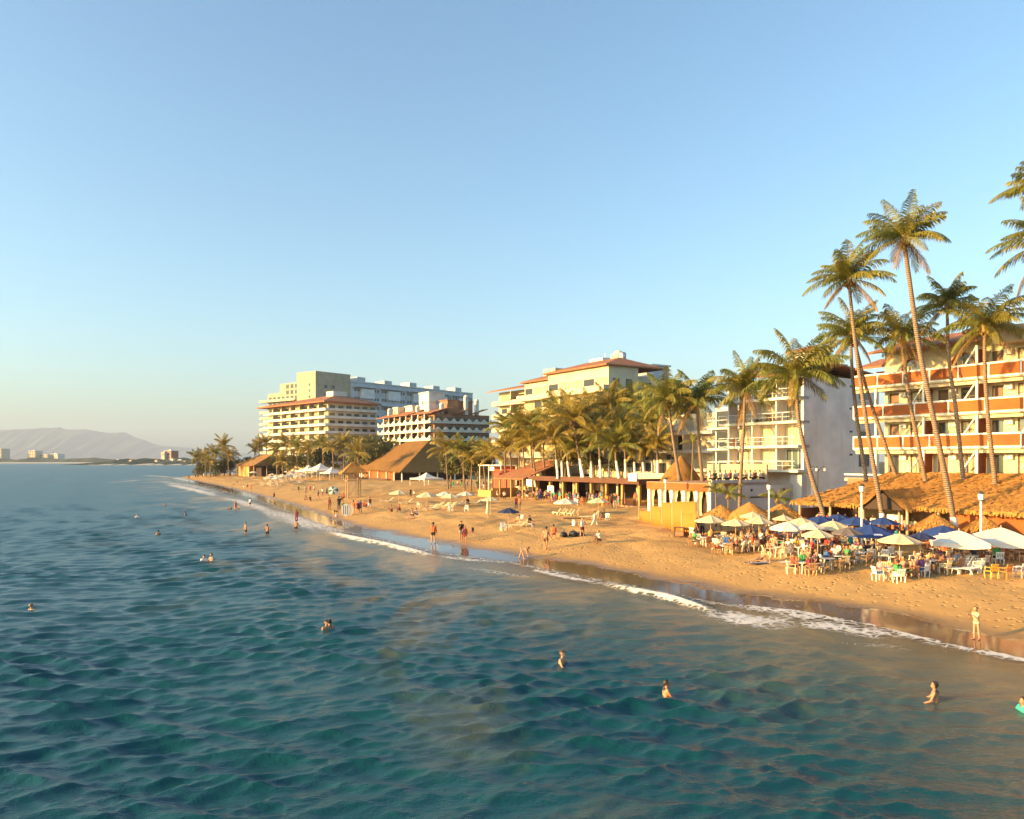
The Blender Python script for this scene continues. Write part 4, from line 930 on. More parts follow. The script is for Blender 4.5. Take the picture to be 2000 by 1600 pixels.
# ---------------------------------------------------------------- lamp posts
def lamp(px, pyt, Y, lab):
    p = at(px, pyt, Y); g = gz(p.x, p.y); e = empty('lamp_post', (p.x, p.y, g), 0, lab, 'lamp post', 'white lamp posts'); h = p.z-g
    MB().tube([(0, 0, -.2), (0, 0, .5), (0, 0, .55), (0, 0, h-.55)], [.11, .11, .075, .065], 10).build('post', M['white_paint'], e)
    l = MB().lathe([(.10, 0), (.17, .02), (.2, .38), (.17, .42)], 8, (0, 0, h-.55)).build('lantern', M['lamp_glass'], e); MB().lathe([(.24, 0), (.22, .05), (.1, .16), (.03, .2)], 8, (0, 0, h-.13)).build('cap', M['metal_dark'], l)
    MB().lathe([(.12, 0), (.13, .04), (.12, .06)], 8, (0, 0, h-.6)).build('collar', M['metal_dark'], l)
lamp(1683, 946, 56.5, 'white lamp post between the two white-footed palms'); lamp(1916, 961, 52, 'white lamp post at the right, before the orange wall')
lamp(1502, 944, 66, 'white lamp post against the grey terrace wall'); lamp(1300, 934, 82, 'white lamp post before the curtained pavilion')
def tree_lamp():
    p = at(1597, 905, 80); e = empty('street_lantern', (p.x, p.y, 2.2), 0, 'dark three-armed street lantern against the white side wall', 'lamp post'); h = p.z-2.2; m = MB().tube([(0, 0, 0), (0, 0, h-.6)], .06)
    m.build('post', M['metal_dark'], e)
    for a in (0, 2.1, 4.2):
        d = Vector((math.cos(a), math.sin(a), 0)); b = MB().tube([Vector((0,0,h-.9)), d*.35+Vector((0,0,h-.45)), d*.65+Vector((0,0,h-.3)), d*.75+Vector((0,0,h-.5))], .03, 6).build('arm', M['metal_dark'], e); MB().lathe([(.05, 0), (.14, -.06), (.12, -.3)], 8, tuple(d*.75+Vector((0,0,h-.5)))).build('lantern', M['lamp_glass'], b)
tree_lamp()
# ---------------------------------------------------------------- palms
_fr = {}
def frond_mesh(kind, var, gold=False):
    """one feathered frond leaving the origin along +x; kind = start pitch in degrees"""
    k = (kind, var, gold)
    if k in _fr: return _fr[k]
    rs = random.Random(kind*31+var*977+5000); m = MB(); L = rs.uniform(3.3, 4.0); n = 11; pts = []; p = Vector((0, 0, 0)); a = R(kind); droop = rs.uniform(.85, 1.15)
    bend = {80: 50, 60: 62, 40: 66, 18: 62, -8: 54, -40: 34, -68: 14}[kind]*droop
    for i in range(n+1):
        pts.append(p.copy()); f = i/n; ang = a-R(bend)*f**1.35; p = p+Vector((math.cos(ang), 0, math.sin(ang)))*(L/n)
    m.tube(pts, [.05*(1-.85*i/n) for i in range(n+1)], 5, False)
    nl = 44; sway = rs.uniform(-.25, .25)
    for i in range(nl):
        f = .10+.90*i/(nl-1); x = f*n; j = min(int(x), n-1); q = pts[j].lerp(pts[j+1], x-j); d = (pts[j+1]-pts[j]).normalized()
        ln = (.34+.66*math.sin(math.pi*min(1, f*1.02))**.7)*rs.uniform(.8, 1.12)
        for s_ in (-1, 1):
            side = Vector((0, s_, 0)); up = side.cross(d)*s_
            hang = rs.uniform(.15, 1.0)+.45*f
            v = (side*rs.uniform(.65, .9)+d*(.55+.35*f)-Vector((0, 0, hang*.55))+Vector((0, sway, 0))).normalized()
            v2 = (v*.65-Vector((0, 0, hang*.85))).normalized(); w_ = d*.039
            m1 = q+v*ln*.5; e = m1+v2*ln*.55
            m.add([q-w_*.6, q+w_*.6, m1+w_, m1-w_, e], [(0,1,2,3), (3,2,4)])
    _fr[k] = m.mesh('frond', M['frond_dry' if kind <= -40 else ('frond_gold' if gold else 'frond_green')]); return _fr[k]
def crown_mesh():
    if 'crown' not in _fr:
        m = MB(); rs = random.Random(2)
        m.lathe([(.16, -.75), (.27, -.35), (.26, .0), (.17, .35), (.05, .7)], 9)
        for i in range(9):
            a = i*.7; m.lathe([(.02, -.14), (.11, -.07), (.125, 0), (.1, .08), (.02, .13)], 7, (.33*math.cos(a), .33*math.sin(a), -.28-.12*(i % 3)))
        for i in range(16):
            a = rs.uniform(0, 6.28); d = Vector((math.cos(a), math.sin(a), 0)); m.bar(d*.2+Vector((0,0,-.5)), d*rs.uniform(.35, .6)+Vector((0,0,rs.uniform(-.5, .15))), .1, .04)
        _fr['crown'] = m.mesh('crown', M['frond_dry'], False)
    return _fr['crown']
WIND = math.pi                                   # a light breeze pushes the fronds to this heading
def palm(path, Y, label, size=1.0, nf=29, zbase=None, white=False, group='coconut palms', seed=None, r0=.20, dY=0.0, dry=2, gold=False):
    """path: photo pixels of the trunk from crown to base, at depth Y"""
    seed = seed if seed is not None else int(path[0][0]*7+path[0][1]); rs = random.Random(seed)
    P = [at(x, y, Y+dY*(1-i/(len(path)-1))) for i, (x, y) in enumerate(path)]; b = P[-1]; g = gz(b.x, b.y) if zbase is None else zbase
    if b.z > g: P.append(Vector((b.x+(b.x-P[-2].x)*(b.z-g)/max(.5, P[-2].z-b.z)*.6, b.y, g-.15)))
    base = Vector((P[-1].x, P[-1].y, g)); e = empty('coconut_palm', base, 0, label, 'palm tree', group)
    pts = [p-base for p in reversed(P)]; fine = []
    for i in range(len(pts)-1):                  # Catmull-Rom through the traced points
        p0 = pts[max(0, i-1)]; p1 = pts[i]; p2 = pts[i+1]; p3 = pts[min(len(pts)-1, i+2)]
        for k in range(6):
            t = k/6; fine.append(.5*((2*p1)+(p2-p0)*t+(2*p0-5*p1+4*p2-p3)*t*t+(3*p1-p0-3*p2+p3)*t**3))
    fine.append(pts[-1]); n = len(fine)
    rad = [(r0*1.55 if i == 0 else r0*(1.25 if i == 1 else 1.0))*(1-.42*i/n)*rs.uniform(.96, 1.04) for i in range(n)]
    MB().tube(fine, rad, 9).build('trunk', M['palm_trunk'], e, True)
    if white:
        wp = []; h = 0
        for i in range(n):
            wp.append(fine[i]); 
            if fine[i].z > 2.3: break
        MB().tube(wp, [rad[i]+.02 for i in range(len(wp))], 10, False).build('painted_base', M['white_paint'], e, True)
    c = link('crown', crown_mesh(), e, fine[-1], scale=size)
    kinds = [80]*3+[18]*4+[60]*6+[-8]*3+[40]*7+[-40]*dry+[18]*4; kinds = (kinds*2)[:nf] if nf > 30 else kinds[:nf]
    a = rs.uniform(0, 6.28)
    for i, k in enumerate(kinds):
        a += 2.399+rs.uniform(-.3, .3)
        o = link('frond', frond_mesh(k, rs.randint(0, 2), gold), c, (0, 0, .1), (rs.uniform(-.3, .3), rs.uniform(-.12, .12), a), scale=(rs.uniform(.85, 1.1), rs.uniform(.9, 1.15), rs.uniform(.9, 1.1)))
    return e
PALMS = [
 ([(1765,468),(1778,560),(1797,690),(1828,840),(1862,1010)], 56, 'tallest palm at the right, thin trunk with a white painted foot', 1.05, dict(white=True, r0=.23)),
 ([(1658,548),(1667,640),(1684,770),(1703,890),(1722,1002)], 60, 'second tallest palm with a white painted foot, left of the tallest', 1.0, dict(white=True)),
 ([(1662,655),(1664,720),(1674,820),(1690,925)], 67, 'palm leaning beside the second tallest, rooted at the thatch ridge', 1.0, dict(zbase=6.3)),
 ([(1670,668),(1690,750),(1712,820),(1748,924)], 69, 'strongly slanting palm whose trunk crosses the hotel balconies', .8, dict(zbase=6.3, nf=14)),
 ([(1762,658),(1766,710),(1780,800),(1805,926)], 65, 'palm with a drooping dry frond before the arched hotel windows', 1.0, dict(zbase=6.3, dry=3)),
 ([(1850,598),(1853,700),(1867,800),(1880,924)], 63, 'palm in front of the hotel, between the tallest palm and the rightmost pair', .95, dict(zbase=6.3)),
 ([(1923,640),(1924,730),(1931,830),(1942,926)], 60, 'bushy palm before the right end of the hotel roof', 1.1, dict(zbase=6.3)),
 ([(2052,478),(2050,620),(2060,800),(2075,960)], 54, 'palm at the right edge whose fronds reach into the picture', 1.15, dict(zbase=2)),
 ([(2062,372),(2060,600),(2066,800),(2090,980)], 57, 'highest fronds cut off by the right edge', 1.15, dict(zbase=2)),
 ([(1555,738),(1560,820),(1582,920),(1607,1000)], 65, 'full round-headed palm leaning before the white block side wall', 1.35, dict(r0=.23)),
 ([(1455,762),(1453,830),(1449,900),(1446,950)], 78, 'palm before the white apartment block balconies', 1.2, dict()),
 ([(1362,785),(1364,850),(1372,940)], 90, 'right palm of the pair above the conical thatched roof', 1.35, dict(zbase=5.6)),
 ([(1305,784),(1315,860),(1328,940)], 90, 'left palm of the pair above the conical thatched roof', 1.35, dict(zbase=5.6)),
 ([(1354,862),(1351,935)], 93, 'thin pale bare-looking palm stem between the pair of palms', .45, dict(zbase=5.6, nf=8, r0=.12)),
]
GROVE = [  # crown px, base px, depth
 (1271,830,1275,922,112,1.35),(1240,868,1240,926,112,1.0),(1202,872,1208,928,110,1.15),(1191,795,1189,925,120,1.2),(1170,855,1173,928,113,1.1),(1120,822,1139,930,116,1.35),(1128,876,1136,929,117,.9),
 (1084,856,1089,928,118,1.15),(1231,790,1234,924,122,1.3),(1282,868,1284,922,108,.9),(1041,868,1046,930,128,1.1),(1035,830,1040,930,131,1.2),(1062,845,1064,930,129,1.0),(995,838,1000,930,139,1.15),(986,876,988,935,137,.95),(1012,866,1016,932,134,1.0),(1150,800,1154,925,124,1.1),
 (1108,872,1112,930,121,1.15),(1150,842,1156,928,119,1.25),(1216,836,1222,926,116,1.25),(1022,840,1026,931,133,1.2),(1256,880,1258,926,110,1.0),(1092,812,1098,926,126,1.25),(871,878,875,948,165,1.25),(906,884,907,943,160,1.25),(962,892,962,945,150,1.05),(921,896,920,944,158,.8),(945,880,948,940,156,.9)]
FAR = [(436,872,438,922,330,1.7),(420,888,421,922,326,1.5),(400,893,402,925,330,1.4),(384,896,386,928,335,1.5),(446,890,447,922,322,1.4),(410,902,411,926,318,1.1),(506,870,508,915,330,1.4),(520,867,521,915,332,1.4),(498,880,499,915,335,1.2),(552,903,553,930,285,1.35),(560,869,561,915,300,1.45),
 (580,876,581,918,290,1.5),(602,880,603,918,285,1.5),(617,872,618,918,292,1.3),(630,871,632,918,280,1.55),(650,876,652,918,272,1.35),(670,869,672,915,275,1.6),(698,886,700,925,235,1.5),(720,871,722,915,275,1.5),(742,878,744,915,268,1.3),(760,874,762,915,290,1.2),(690,870,692,915,285,1.3),(540,880,541,918,300,1.2)]
ordw = ['leftmost','second','third','fourth','fifth','sixth','seventh','eighth','ninth','tenth','eleventh','twelfth','thirteenth','fourteenth','fifteenth','sixteenth','seventeenth','eighteenth','nineteenth','twentieth','twenty-first','twenty-second','twenty-third','twenty-fourth','twenty-fifth','twenty-sixth','twenty-seventh','twenty-eighth','twenty-ninth','thirtieth','thirty-first']
for path, Y, lab, size, kw in PALMS: palm(path, Y, lab, size*.88, **kw)
for i, (cx, cy, bx, by, Y, sz) in enumerate(sorted(GROVE)):
    mid = ((cx+bx)/2+rng.uniform(-2, 2), (cy+by)/2)
    palm([(cx, cy), mid, (bx, by)], Y, '%s palm from the left in the golden middle grove' % ordw[i], sz*1.02, zbase=5.4 if 1080 < cx < 1290 else None, white=1080 < cx < 1290, nf=21, gold=i % 5 not in (1, 3))
for i, (cx, cy, bx, by, Y, sz) in enumerate(sorted(FAR)):
    palm([(cx, cy), ((cx+bx)/2+rng.uniform(-1, 1), (cy+by)/2), (bx, by)], Y, '%s palm from the left in the distant belt of palms' % ordw[i], sz, nf=17, group='distant palms', r0=.28, gold=i % 3 != 0)

# small fan-leaved plants by the terrace wall
def small_palm(px, py, Y, size, lab):
    p = at(px, py, Y); g = gz(p.x, p.y); e = empty('young_palm', (p.x, p.y, g), 0, lab, 'palm tree', 'young palms by the terrace'); h = p.z-g
    MB().tube([(0, 0, -.1), (.03, 0, h*.5), (0, 0, h)], [.1, .08, .07], 7).build('trunk', M['palm_trunk'], e, True); c = link('crown', crown_mesh(), e, (0, 0, h), scale=size)
    for i in range(9): link('frond', frond_mesh((60, 40, 18)[i % 3], i % 3), c, (0, 0, .1), (0, 0, i*2.4))
small_palm(1422, 968, 74, .55, 'young palm before the grey terrace wall'); small_palm(1518, 976, 72, .5, 'young palm right of the lamp post by the terrace'); small_palm(1398, 958, 76, .4, 'small young palm beside the white corner column')

# ---------------------------------------------------------------- broadleaf trees
_tr = {}
def leafy(px, py, Y, r, lab, zb=None, v=0):
    p = at(px, py, Y); g = gz(p.x, p.y) if zb is None else zb; e = empty('leafy_tree', (p.x, p.y, g), rng.uniform(0, 6), lab, 'tree', 'dark leafy trees'); h = p.z-g
    if v not in _tr:
        rs = random.Random(v+70); m = MB(); lobes = [(Vector((rs.uniform(-.6, .6), rs.uniform(-.6, .6), rs.uniform(-.35, .45))), rs.uniform(.32, .55)) for _ in range(11)]
        for i in range(2600):
            c, q = rs.choice(lobes); d = Vector((rs.gauss(0, 1), rs.gauss(0, 1), rs.gauss(0, 1))).normalized(); o = c+d*q*rs.uniform(.72, 1.05)
            t = (d+Vector((rs.uniform(-1, 1), rs.uniform(-1, 1), rs.uniform(-1, .4)))).normalized(); s_ = t.cross(Vector((rs.uniform(-1, 1), rs.uniform(-1, 1), 1))).normalized(); L = rs.uniform(.05, .10)
            m.add([o-t*L, o+s_*L*.5, o+t*L, o-s_*L*.5], [(0,1,2,3)])
        _tr[v] = m.mesh('crown', M['leaf_green'])
    MB().tube([(0, 0, -.2), (.1, 0, h*.4), (0, .1, h)], [.035*h+.05, .025*h+.05, .05], 7).tube([(.1, 0, h*.4), (r*.4, r*.2, h*.9)], [.12, .04], 6).tube([(.1, 0, h*.45), (-r*.4, -r*.2, h)], [.12, .04], 6).build('trunk', M['palm_trunk'], e, True)
    link('crown', _tr[v], e, (0, 0, h), scale=r)
for i, (px, py, Y, r) in enumerate([(722,884,262,7),(745,893,258,5.5),(705,893,268,5),(905,900,175,4.5),(935,903,170,4),(880,905,178,3.5),(640,895,290,5.5),(600,900,300,5),(575,902,305,4.5),(450,908,330,5),(420,914,326,4),(395,916,334,4),(545,905,312,4.5),(480,906,330,4),(1105,892,127,2.6),(1160,897,122,2.2),(1215,900,118,2.0),(1345,800,122,2.2)]):
    leafy(px, py, Y, r, '%s dark leafy tree from the left, filling in behind the palms' % ordw[i], v=i % 3)
# ---------------------------------------------------------------- umbrellas, chairs, tables, loungers
_um = {}
CREAM = (.80, .66, .42); PALE = (.80, .74, .62); WHITE = (.82, .79, .72); BLUE = (.022, .065, .26); NAVY = (.03, .045, .13)
def canopy_mesh(sides, rise, val):
    k = ('can', sides, rise, val)
    if k not in _um:
        m = MB(); q = 4; n = sides*q; rows = 6
        for j in range(rows+1):
            f = j/rows
            for i in range(n):
                a = 2*math.pi*i/n; u = (i % q)/q; dip = math.sin(u*math.pi)
                rr = f*(math.cos(math.pi/sides)/math.cos((u-.5)*2*math.pi/sides)); z = -rise*f**1.15-.05*dip*f*(1-.3*f)
                m.v.append((rr*math.cos(a), rr*math.sin(a), z))
        for i in range(n): m.v.append((m.v[rows*n+i][0]*1.003, m.v[rows*n+i][1]*1.003, m.v[rows*n+i][2]-val*(1+.15*math.sin(i*1.3))))
        for j in range(rows+1):
            for i in range(n): m.f.append((j*n+i, (j+1)*n+i, (j+1)*n+(i+1) % n, j*n+(i+1) % n))
        _um[k] = m.mesh('canopy', M['canvas'])
    return _um[k]
def umbrella(px, py, Y, r, color, label, sides=8, rise=.36, val=.06, tilt=0, group='beach umbrellas', pole='pole_wood', h=None, rz=None, mark=False):
    p = at(px, py, Y); g = gz(p.x, p.y); h = p.z-g if h is None else h
    e = empty('beach_umbrella', (p.x, p.y, g), rng.uniform(0, 1) if rz is None else rz, label, 'umbrella', group); e.rotation_euler.y = R(tilt)
    c = link('canopy', canopy_mesh(sides, rise, val), e, (0, 0, h), color=color, scale=r)
    MB().tube([(0, 0, -.3), (0, 0, h+.12)], .028, 8).build('pole', M[pole], e)
    MB().lathe([(.02, 0), (.045, .03), (.03, .1), (.01, .13)], 8, (0, 0, h)).build('finial', M[pole], e)
    rb = _um.setdefault(('rib', round(r, 1), rise), MB().bar((.03, 0, -.05), (r*.92, 0, -rise*r*.93-.04), .02, .025).mesh('rib', M[pole]))
    for i in range(sides): link('rib', rb, e, (0, 0, h), (0, 0, 2*math.pi*i/sides))
    if mark:                                        # white printed strips on the blue cloth
        for a in (4.1, 5.0, .6): MB().add([(r*.93, -.28, -rise*r*.96+.01), (r*.93, .28, -rise*r*.96+.01), (r*.84, .26, -rise*r*.84+.03), (r*.84, -.26, -rise*r*.84+.03)], [(0,1,2,3)]).build('printed_strip', M['white_paint'], c, loc=(0, 0, 0), rot=(0, 0, a)).scale = (1/r,)*3
    return e
def kit(name):
    if name in _um: return _um[name]
    if name == 'chair':
        s = MB().box(-.22, -.22, .41, .22, .22, .44).box(-.22, -.22, .36, .22, -.2, .41)
        b = MB()
        for i in range(5): x = -.2+i*.1; b.bar((x, .2, .44), (x*1.05, .29, .82), .055, .02)
        b.bar((-.24, .29, .82), (.24, .29, .82), .05, .09).bar((-.23, .215, .5), (.23, .215, .5), .03, .06)
        l = MB().bar((0, 0, 0), (.03, -.03, .42), .05, .05); a = MB().bar((0, -.22, .64), (0, .25, .66), .06, .03).bar((0, -.21, .42), (0, -.22, .64), .05, .04)
        _um[name] = (s.mesh('seat', M['paint']), b.mesh('backrest', M['paint']), l.mesh('leg', M['paint']), a.mesh('armrest', M['paint']))
    elif name == 'table':
        t = MB().lathe([(.46, .69), (.48, .7), (.48, .725), (.46, .73)], 18); l = MB().bar((0, 0, 0), (-.06, 0, .7), .05, .05)
        _um[name] = (t.mesh('table_top', M['paint']), l.mesh('leg', M['paint']))
    elif name == 'lounger':
        f = MB().bar((-.3, -.95, .30), (-.3, .55, .30), .05, .06).bar((.3, -.95, .30), (.3, .55, .30), .05, .06); s = MB(); b = MB()
        for i in range(11): s.box(-.3, -.95+i*.135, .32, .3, -.95+i*.135+.11, .345)
        for i in range(6): y = .56+i*.11; z = .36+i*.085; b.bar((-.3, y, z), (.3, y, z), .1, .025)
        b.bar((-.3, .52, .33), (-.3, 1.2, .86), .04, .05).bar((.3, .52, .33), (.3, 1.2, .86), .04, .05).bar((-.28, .9, 0), (-.3, 1.0, .68), .035, .035).bar((.28, .9, 0), (.3, 1.0, .68), .035, .035)
        l = MB().bar((0, -.12, 0), (0, .05, .3), .05, .05).bar((0, .2, 0), (0, .05, .3), .05, .05)
        _um[name] = (f.mesh('frame', M['paint']), s.mesh('seat', M['paint']), b.mesh('backrest', M['paint']), l.mesh('leg', M['paint']))
    return _um[name]
WP = (.82, .80, .74)
def chair(p, rz, label, color=WP, group='white plastic chairs'):
    s, b, l, a = kit('chair'); e = empty('plastic_chair', p, rz, label, 'chair', group)
    link('seat', s, e, color=color); link('backrest', b, e, color=color)
    for x, y, r in ((-.2, -.2, 0), (.2, -.2, 1.57), (.2, .2, 3.14), (-.2, .2, 4.71)): link('leg', l, e, (x*1.12, y*1.12, 0), (0, 0, r-1.57), color)
    for x in (-.24, .24): link('armrest', a, e, (x, 0, 0), color=color)
    return e
def table(p, label, color=WP, group='white plastic tables'):
    t, l = kit('table'); e = empty('plastic_table', p, 0, label, 'table', group); link('table_top', t, e, color=color)
    for i in range(4): a = i*1.571+.6; link('leg', l, e, (.34*math.cos(a), .34*math.sin(a), 0), (0, 0, a), color)
    return e
def lounger(p, rz, label, color=WP, group='white sun loungers'):
    f, s, b, l = kit('lounger'); e = empty('sun_lounger', p, rz, label, 'sun lounger', group)
    for n_, me in (('frame', f), ('seat', s), ('backrest', b)): link(n_, me, e, color=color)
    for x in (-.3, .3):
        for y in (-.75, .35): link('leg', l, e, (x, y, 0), color=color)
    return e
UZ = lambda py: min(62, 4.35*F/(py-900))
UMB = [ # px apex, py apex, radius px, colour, label, kwargs
 (1388,1006,27,CREAM,'first cream umbrella beside the yellow canvas screen',{}), (1437,1013,25,CREAM,'second cream umbrella from the yellow canvas screen',{}),
 (1481,1009,28,CREAM,'third cream umbrella from the yellow canvas screen, tilted slightly',dict(tilt=4)), (1530,1006,19,CREAM,'back row cream umbrella, behind the white one',{}),
 (1538,1019,30,WHITE,'white printed umbrella, in the front row',dict(val=.1)), (1565,1011,26,CREAM,'cream umbrella left of the blue ones, in the back row',{}),
 (1602,1007,36,BLUE,'leftmost blue umbrella of the restaurant',{}), (1637,1004,40,BLUE,'large blue umbrella, purplish, in the back row',dict(mark=True)),
 (1627,1017,33,CREAM,'cream umbrella in front of the large blue one',{}), (1597,1034,28,CREAM,'low front cream umbrella, left of the grey shaded one',{}),
 (1700,1024,46,BLUE,'biggest bright blue umbrella in the centre of the row',dict(mark=True)), (1757,1042,35,CREAM,'cream umbrella right of the biggest blue one',{}),
 (1842,1026,39,BLUE,'rightmost blue umbrella, beneath the thatched sunshade',dict(mark=True)), (1583,1020,25,PALE,'pale umbrella, half hidden behind the low front one',{}), (1655,1030,27,(.20,.17,.16),'dark shaded umbrella, behind the biggest blue one',{}), (1725,1010,27,BLUE,'small rear blue umbrella, left of the dormer',{}), (1798,1040,24,NAVY,'navy umbrella, between the cream and the square one',{}), (1470,1000,22,CREAM,'rear cream umbrella, under the widest sunshade',{}), (1672,1009,30,BLUE,'rear blue umbrella, between the two white-footed palms',{})]  # the dark shaded umbrella has its shade put into the cloth colour
UPOS = []
for px, py, rp, colr, lab, kw in UMB:
    Y = UZ(py); umbrella(px, py, Y, rp*1.14*Y/F, colr, lab, **kw); p = at(px, py, Y); UPOS.append((p.x, p.y, lab))
for px, py, Y, w_, lab in ((1873,1036,48,2.15,'large square white canopy, at the front right'), (1955,1030,50,2.5,'large white canopy, cut by the right edge')):
    umbrella(px, py, Y, w_, WHITE, lab, sides=4, rise=.30, val=.13, rz=.35); p = at(px, py, Y); UPOS.append((p.x, p.y, lab))
for px, py, rp, pyb, colr, lab in ((779,957,19,985,CREAM,'leftmost cream umbrella on the open sand'), (834,961,22,992,CREAM,'second cream umbrella on the open sand, over loungers'), (869,960,18,986,PALE,'pale umbrella in the back row of the loungers'), (880,964,19,994,CREAM,'cream umbrella over the dense row of loungers'),
    (910,960,18,984,PALE,'flat pale umbrella right of the dense row of loungers'), (958,970,18,1004,CREAM,'cream umbrella next to the folded umbrella'), (993,992,22,1030,NAVY,'dark navy umbrella alone on the open sand'), (1105,973,25,1005,PALE,'pale umbrella over the three cream loungers'), (1169,972,22,1011,CREAM,'cream umbrella over the white table in mid beach')):
    b = gh(px, pyb); umbrella(px, py, b.y, rp*b.y/F, colr, lab, h=at(px, py, b.y).z-b.z)
def folded(px, pyb, h, lab):
    b = gh(px, pyb); e = empty('folded_umbrella', b, 0, lab, 'umbrella'); MB().tube([(0, 0, -.2), (0, 0, h+.1)], .03).build('pole', M['pole_wood'], e)
    c = MB(); n = 10
    for j, (r_, z) in enumerate(((.02, h), (.09, h-.2), (.14, h*.6), (.2, h*.32), (.17, h*.28))):
        for i in range(n): a = 2*math.pi*i/n; q = r_*(1+.3*(i % 2)); c.v.append((q*math.cos(a), q*math.sin(a), z))
    for j in range(4):
        for i in range(n): c.f.append((j*n+i, (j+1)*n+i, (j+1)*n+(i+1) % n, j*n+(i+1) % n))
    o = c.build('canopy', M['canvas'], e); o.color = (*CREAM, 1)
folded(953, 1016, 2.4, 'folded cream umbrella standing on the open sand')
# striped umbrella lying on its side
b = gh(651, 966); e = empty('striped_umbrella', (b.x, b.y, b.z+.75), 0, 'green and white striped umbrella tipped on its side on the sand', 'umbrella'); e.rotation_euler = (R(62), R(12), 0)
for i in range(8):
    a0, a1 = 2*math.pi*i/8, 2*math.pi*(i+1)/8; r = 1.05; o = MB().add([(0, 0, .35), (r*.6*math.cos(a0), r*.6*math.sin(a0), .22), (r*.6*math.cos(a1), r*.6*math.sin(a1), .22), (r*math.cos(a0), r*math.sin(a0), 0), (r*math.cos(a1), r*math.sin(a1), 0)], [(0,1,2),(1,3,4,2)]).build('panel', M['canvas'], e); o.color = (.78, .76, .7, 1) if i % 2 else (.06, .16, .13, 1)
MB().tube([(0, 0, .4), (0, 0, -1.3)], .025).build('pole', M['metal_white'], e)
# far umbrellas near the headland and the marquee
rs = random.Random(17); k = 0
for (x0, x1, y0, y1, n_, cols, where) in ((425, 490, 916, 924, 9, (WHITE, PALE, (.55, .5, .45)), 'below the grey thatched hall'), (490, 530, 918, 928, 6, (PALE, (.35, .33, .36), (.28, .27, .3)), 'right of the grey thatched hall'), (520, 590, 930, 944, 13, (CREAM, PALE, (.72, .55, .30)), 'on the sand before the distant palms'), (560, 628, 922, 936, 11, (PALE, (.55, .42, .36), CREAM), 'below the white marquee')):
    for i in range(n_):
        px = x0+(x1-x0)*(i+rs.random())/n_; py = rs.uniform(y0, y1); b = gh(px, py+6); cn = cols[i % len(cols)]
        umbrella(px, py-4, b.y, rs.uniform(1.5, 2.0), cn, '%s small umbrella from the left %s' % (ordw[i], where), h=2.5, group='distant umbrellas'); k += 1
        for s_ in (-1, 1): lounger((b.x+s_*.9, b.y-1.2, b.z), rs.uniform(-.5, .5)+2.2, '%s lounger under the %s small umbrella %s' % ('left' if s_ < 0 else 'right', ordw[i], where), (.75, .66, .5), 'distant loungers '+where)

# loungers on the open sand
for px, py, rz, lab in ((755,982,-1.2,'cream lounger beside the leftmost open-sand umbrella'), (792,985,-1.1,'second cream lounger beside the leftmost open-sand umbrella'), (852,992,-1.0,'first lounger of the dense row'), (864,993,-1.0,'second lounger of the dense row'), (876,993,-1.0,'third lounger of the dense row'), (889,990,-1.0,'fourth lounger of the dense row'), (902,988,-1.0,'fifth lounger of the dense row'), (926,986,-1.2,'lounger at the right end of the dense row'), (938,984,-1.2,'last lounger, beside the umbrella next to the folded one'),
    (1090,1006,-2.7,'left of three cream loungers under the pale umbrella'), (1103,1007,-2.7,'middle of three cream loungers under the pale umbrella'), (1117,1008,-2.7,'right of three cream loungers under the pale umbrella'), (1010,1031,-1.5,'lounger with a sunbather beside the navy umbrella'), (1150,1014,-1.4,'lounger beside the white table in mid beach'), (1421,1074,-2.6,'cream lounger at the front left of the tables'), (1437,1076,-2.6,'second cream lounger at the front left of the tables'), (1626,1103,-1.3,'low brown-shaded lounger in front of the low cream umbrella'), (1655,1103,-1.3,'right one of two low loungers in front of the tables'), (1872,1119,-.9,'white folding lounger below the square white canopy'), (1896,1120,-.9,'second white folding lounger below the square white canopy'), (840,997,-1.0,'lounger below the second open-sand umbrella')):
    lounger(gh(px, py), rz, lab, (.80, .70, .46) if px < 1200 else WP)
for px, py, rz, lab, c in ((819,992,1.2,'white chair left of the dense row of loungers',WP),(911,1000,0,'white stool-like chair before the dense row',WP),(880,999,.5,'low white table-chair under the cream umbrella',WP),(983,1037,.3,'white chair under the navy umbrella, left',WP),(1016,1022,-.5,'white chair behind the sunbather by the navy umbrella',WP),(1184,1019,-.6,'white chair at the table in mid beach',WP),
    (1399,1073,2.6,'white chair at the front left corner of the tables',WP),(1355,1050,2.2,'white chair next to the yellow screen',WP),(1477,1070,2.9,'white chair at the front under the third cream umbrella',WP),(1534,1083,3.0,'white chair turned to the sea under the white umbrella',WP),(1553,1077,2.4,'white chair right of the one turned to the sea',WP),(1686,1096,2.2,'white chair under the left side of the biggest blue umbrella',WP),(1702,1096,2.8,'cream chair under the biggest blue umbrella',(.80,.68,.44)),(1726,1098,3.0,'white chair between the blue and the cream umbrella',WP),(1750,1101,3.3,'chair draped with a white towel before the cream umbrella',WP),(1787,1106,3.1,'white chair seen from behind before the right cream umbrella',WP),(1811,1105,3.6,'cream chair left of the square canopy pole',(.80,.68,.44)),(1848,1101,3.4,'grey shaded chair behind the square canopy pole',(.62,.62,.6)),(1912,1118,3.7,'white armchair below the square white canopy',WP),(1936,1130,3.3,'yellow chair with a green towel at the right edge',(.72,.42,.05)),(1964,1131,3.5,'orange chair at the right edge of the tables',(.66,.24,.04)),(1990,1129,3.8,'lilac grey chair at the far right edge',(.45,.42,.5)),(1640,1090,2.2,'white chair by the table behind the low loungers',WP),(1662,1092,3.4,'second white chair by the table behind the low loungers',WP)):
    chair(gh(px, py), rz, lab, c)
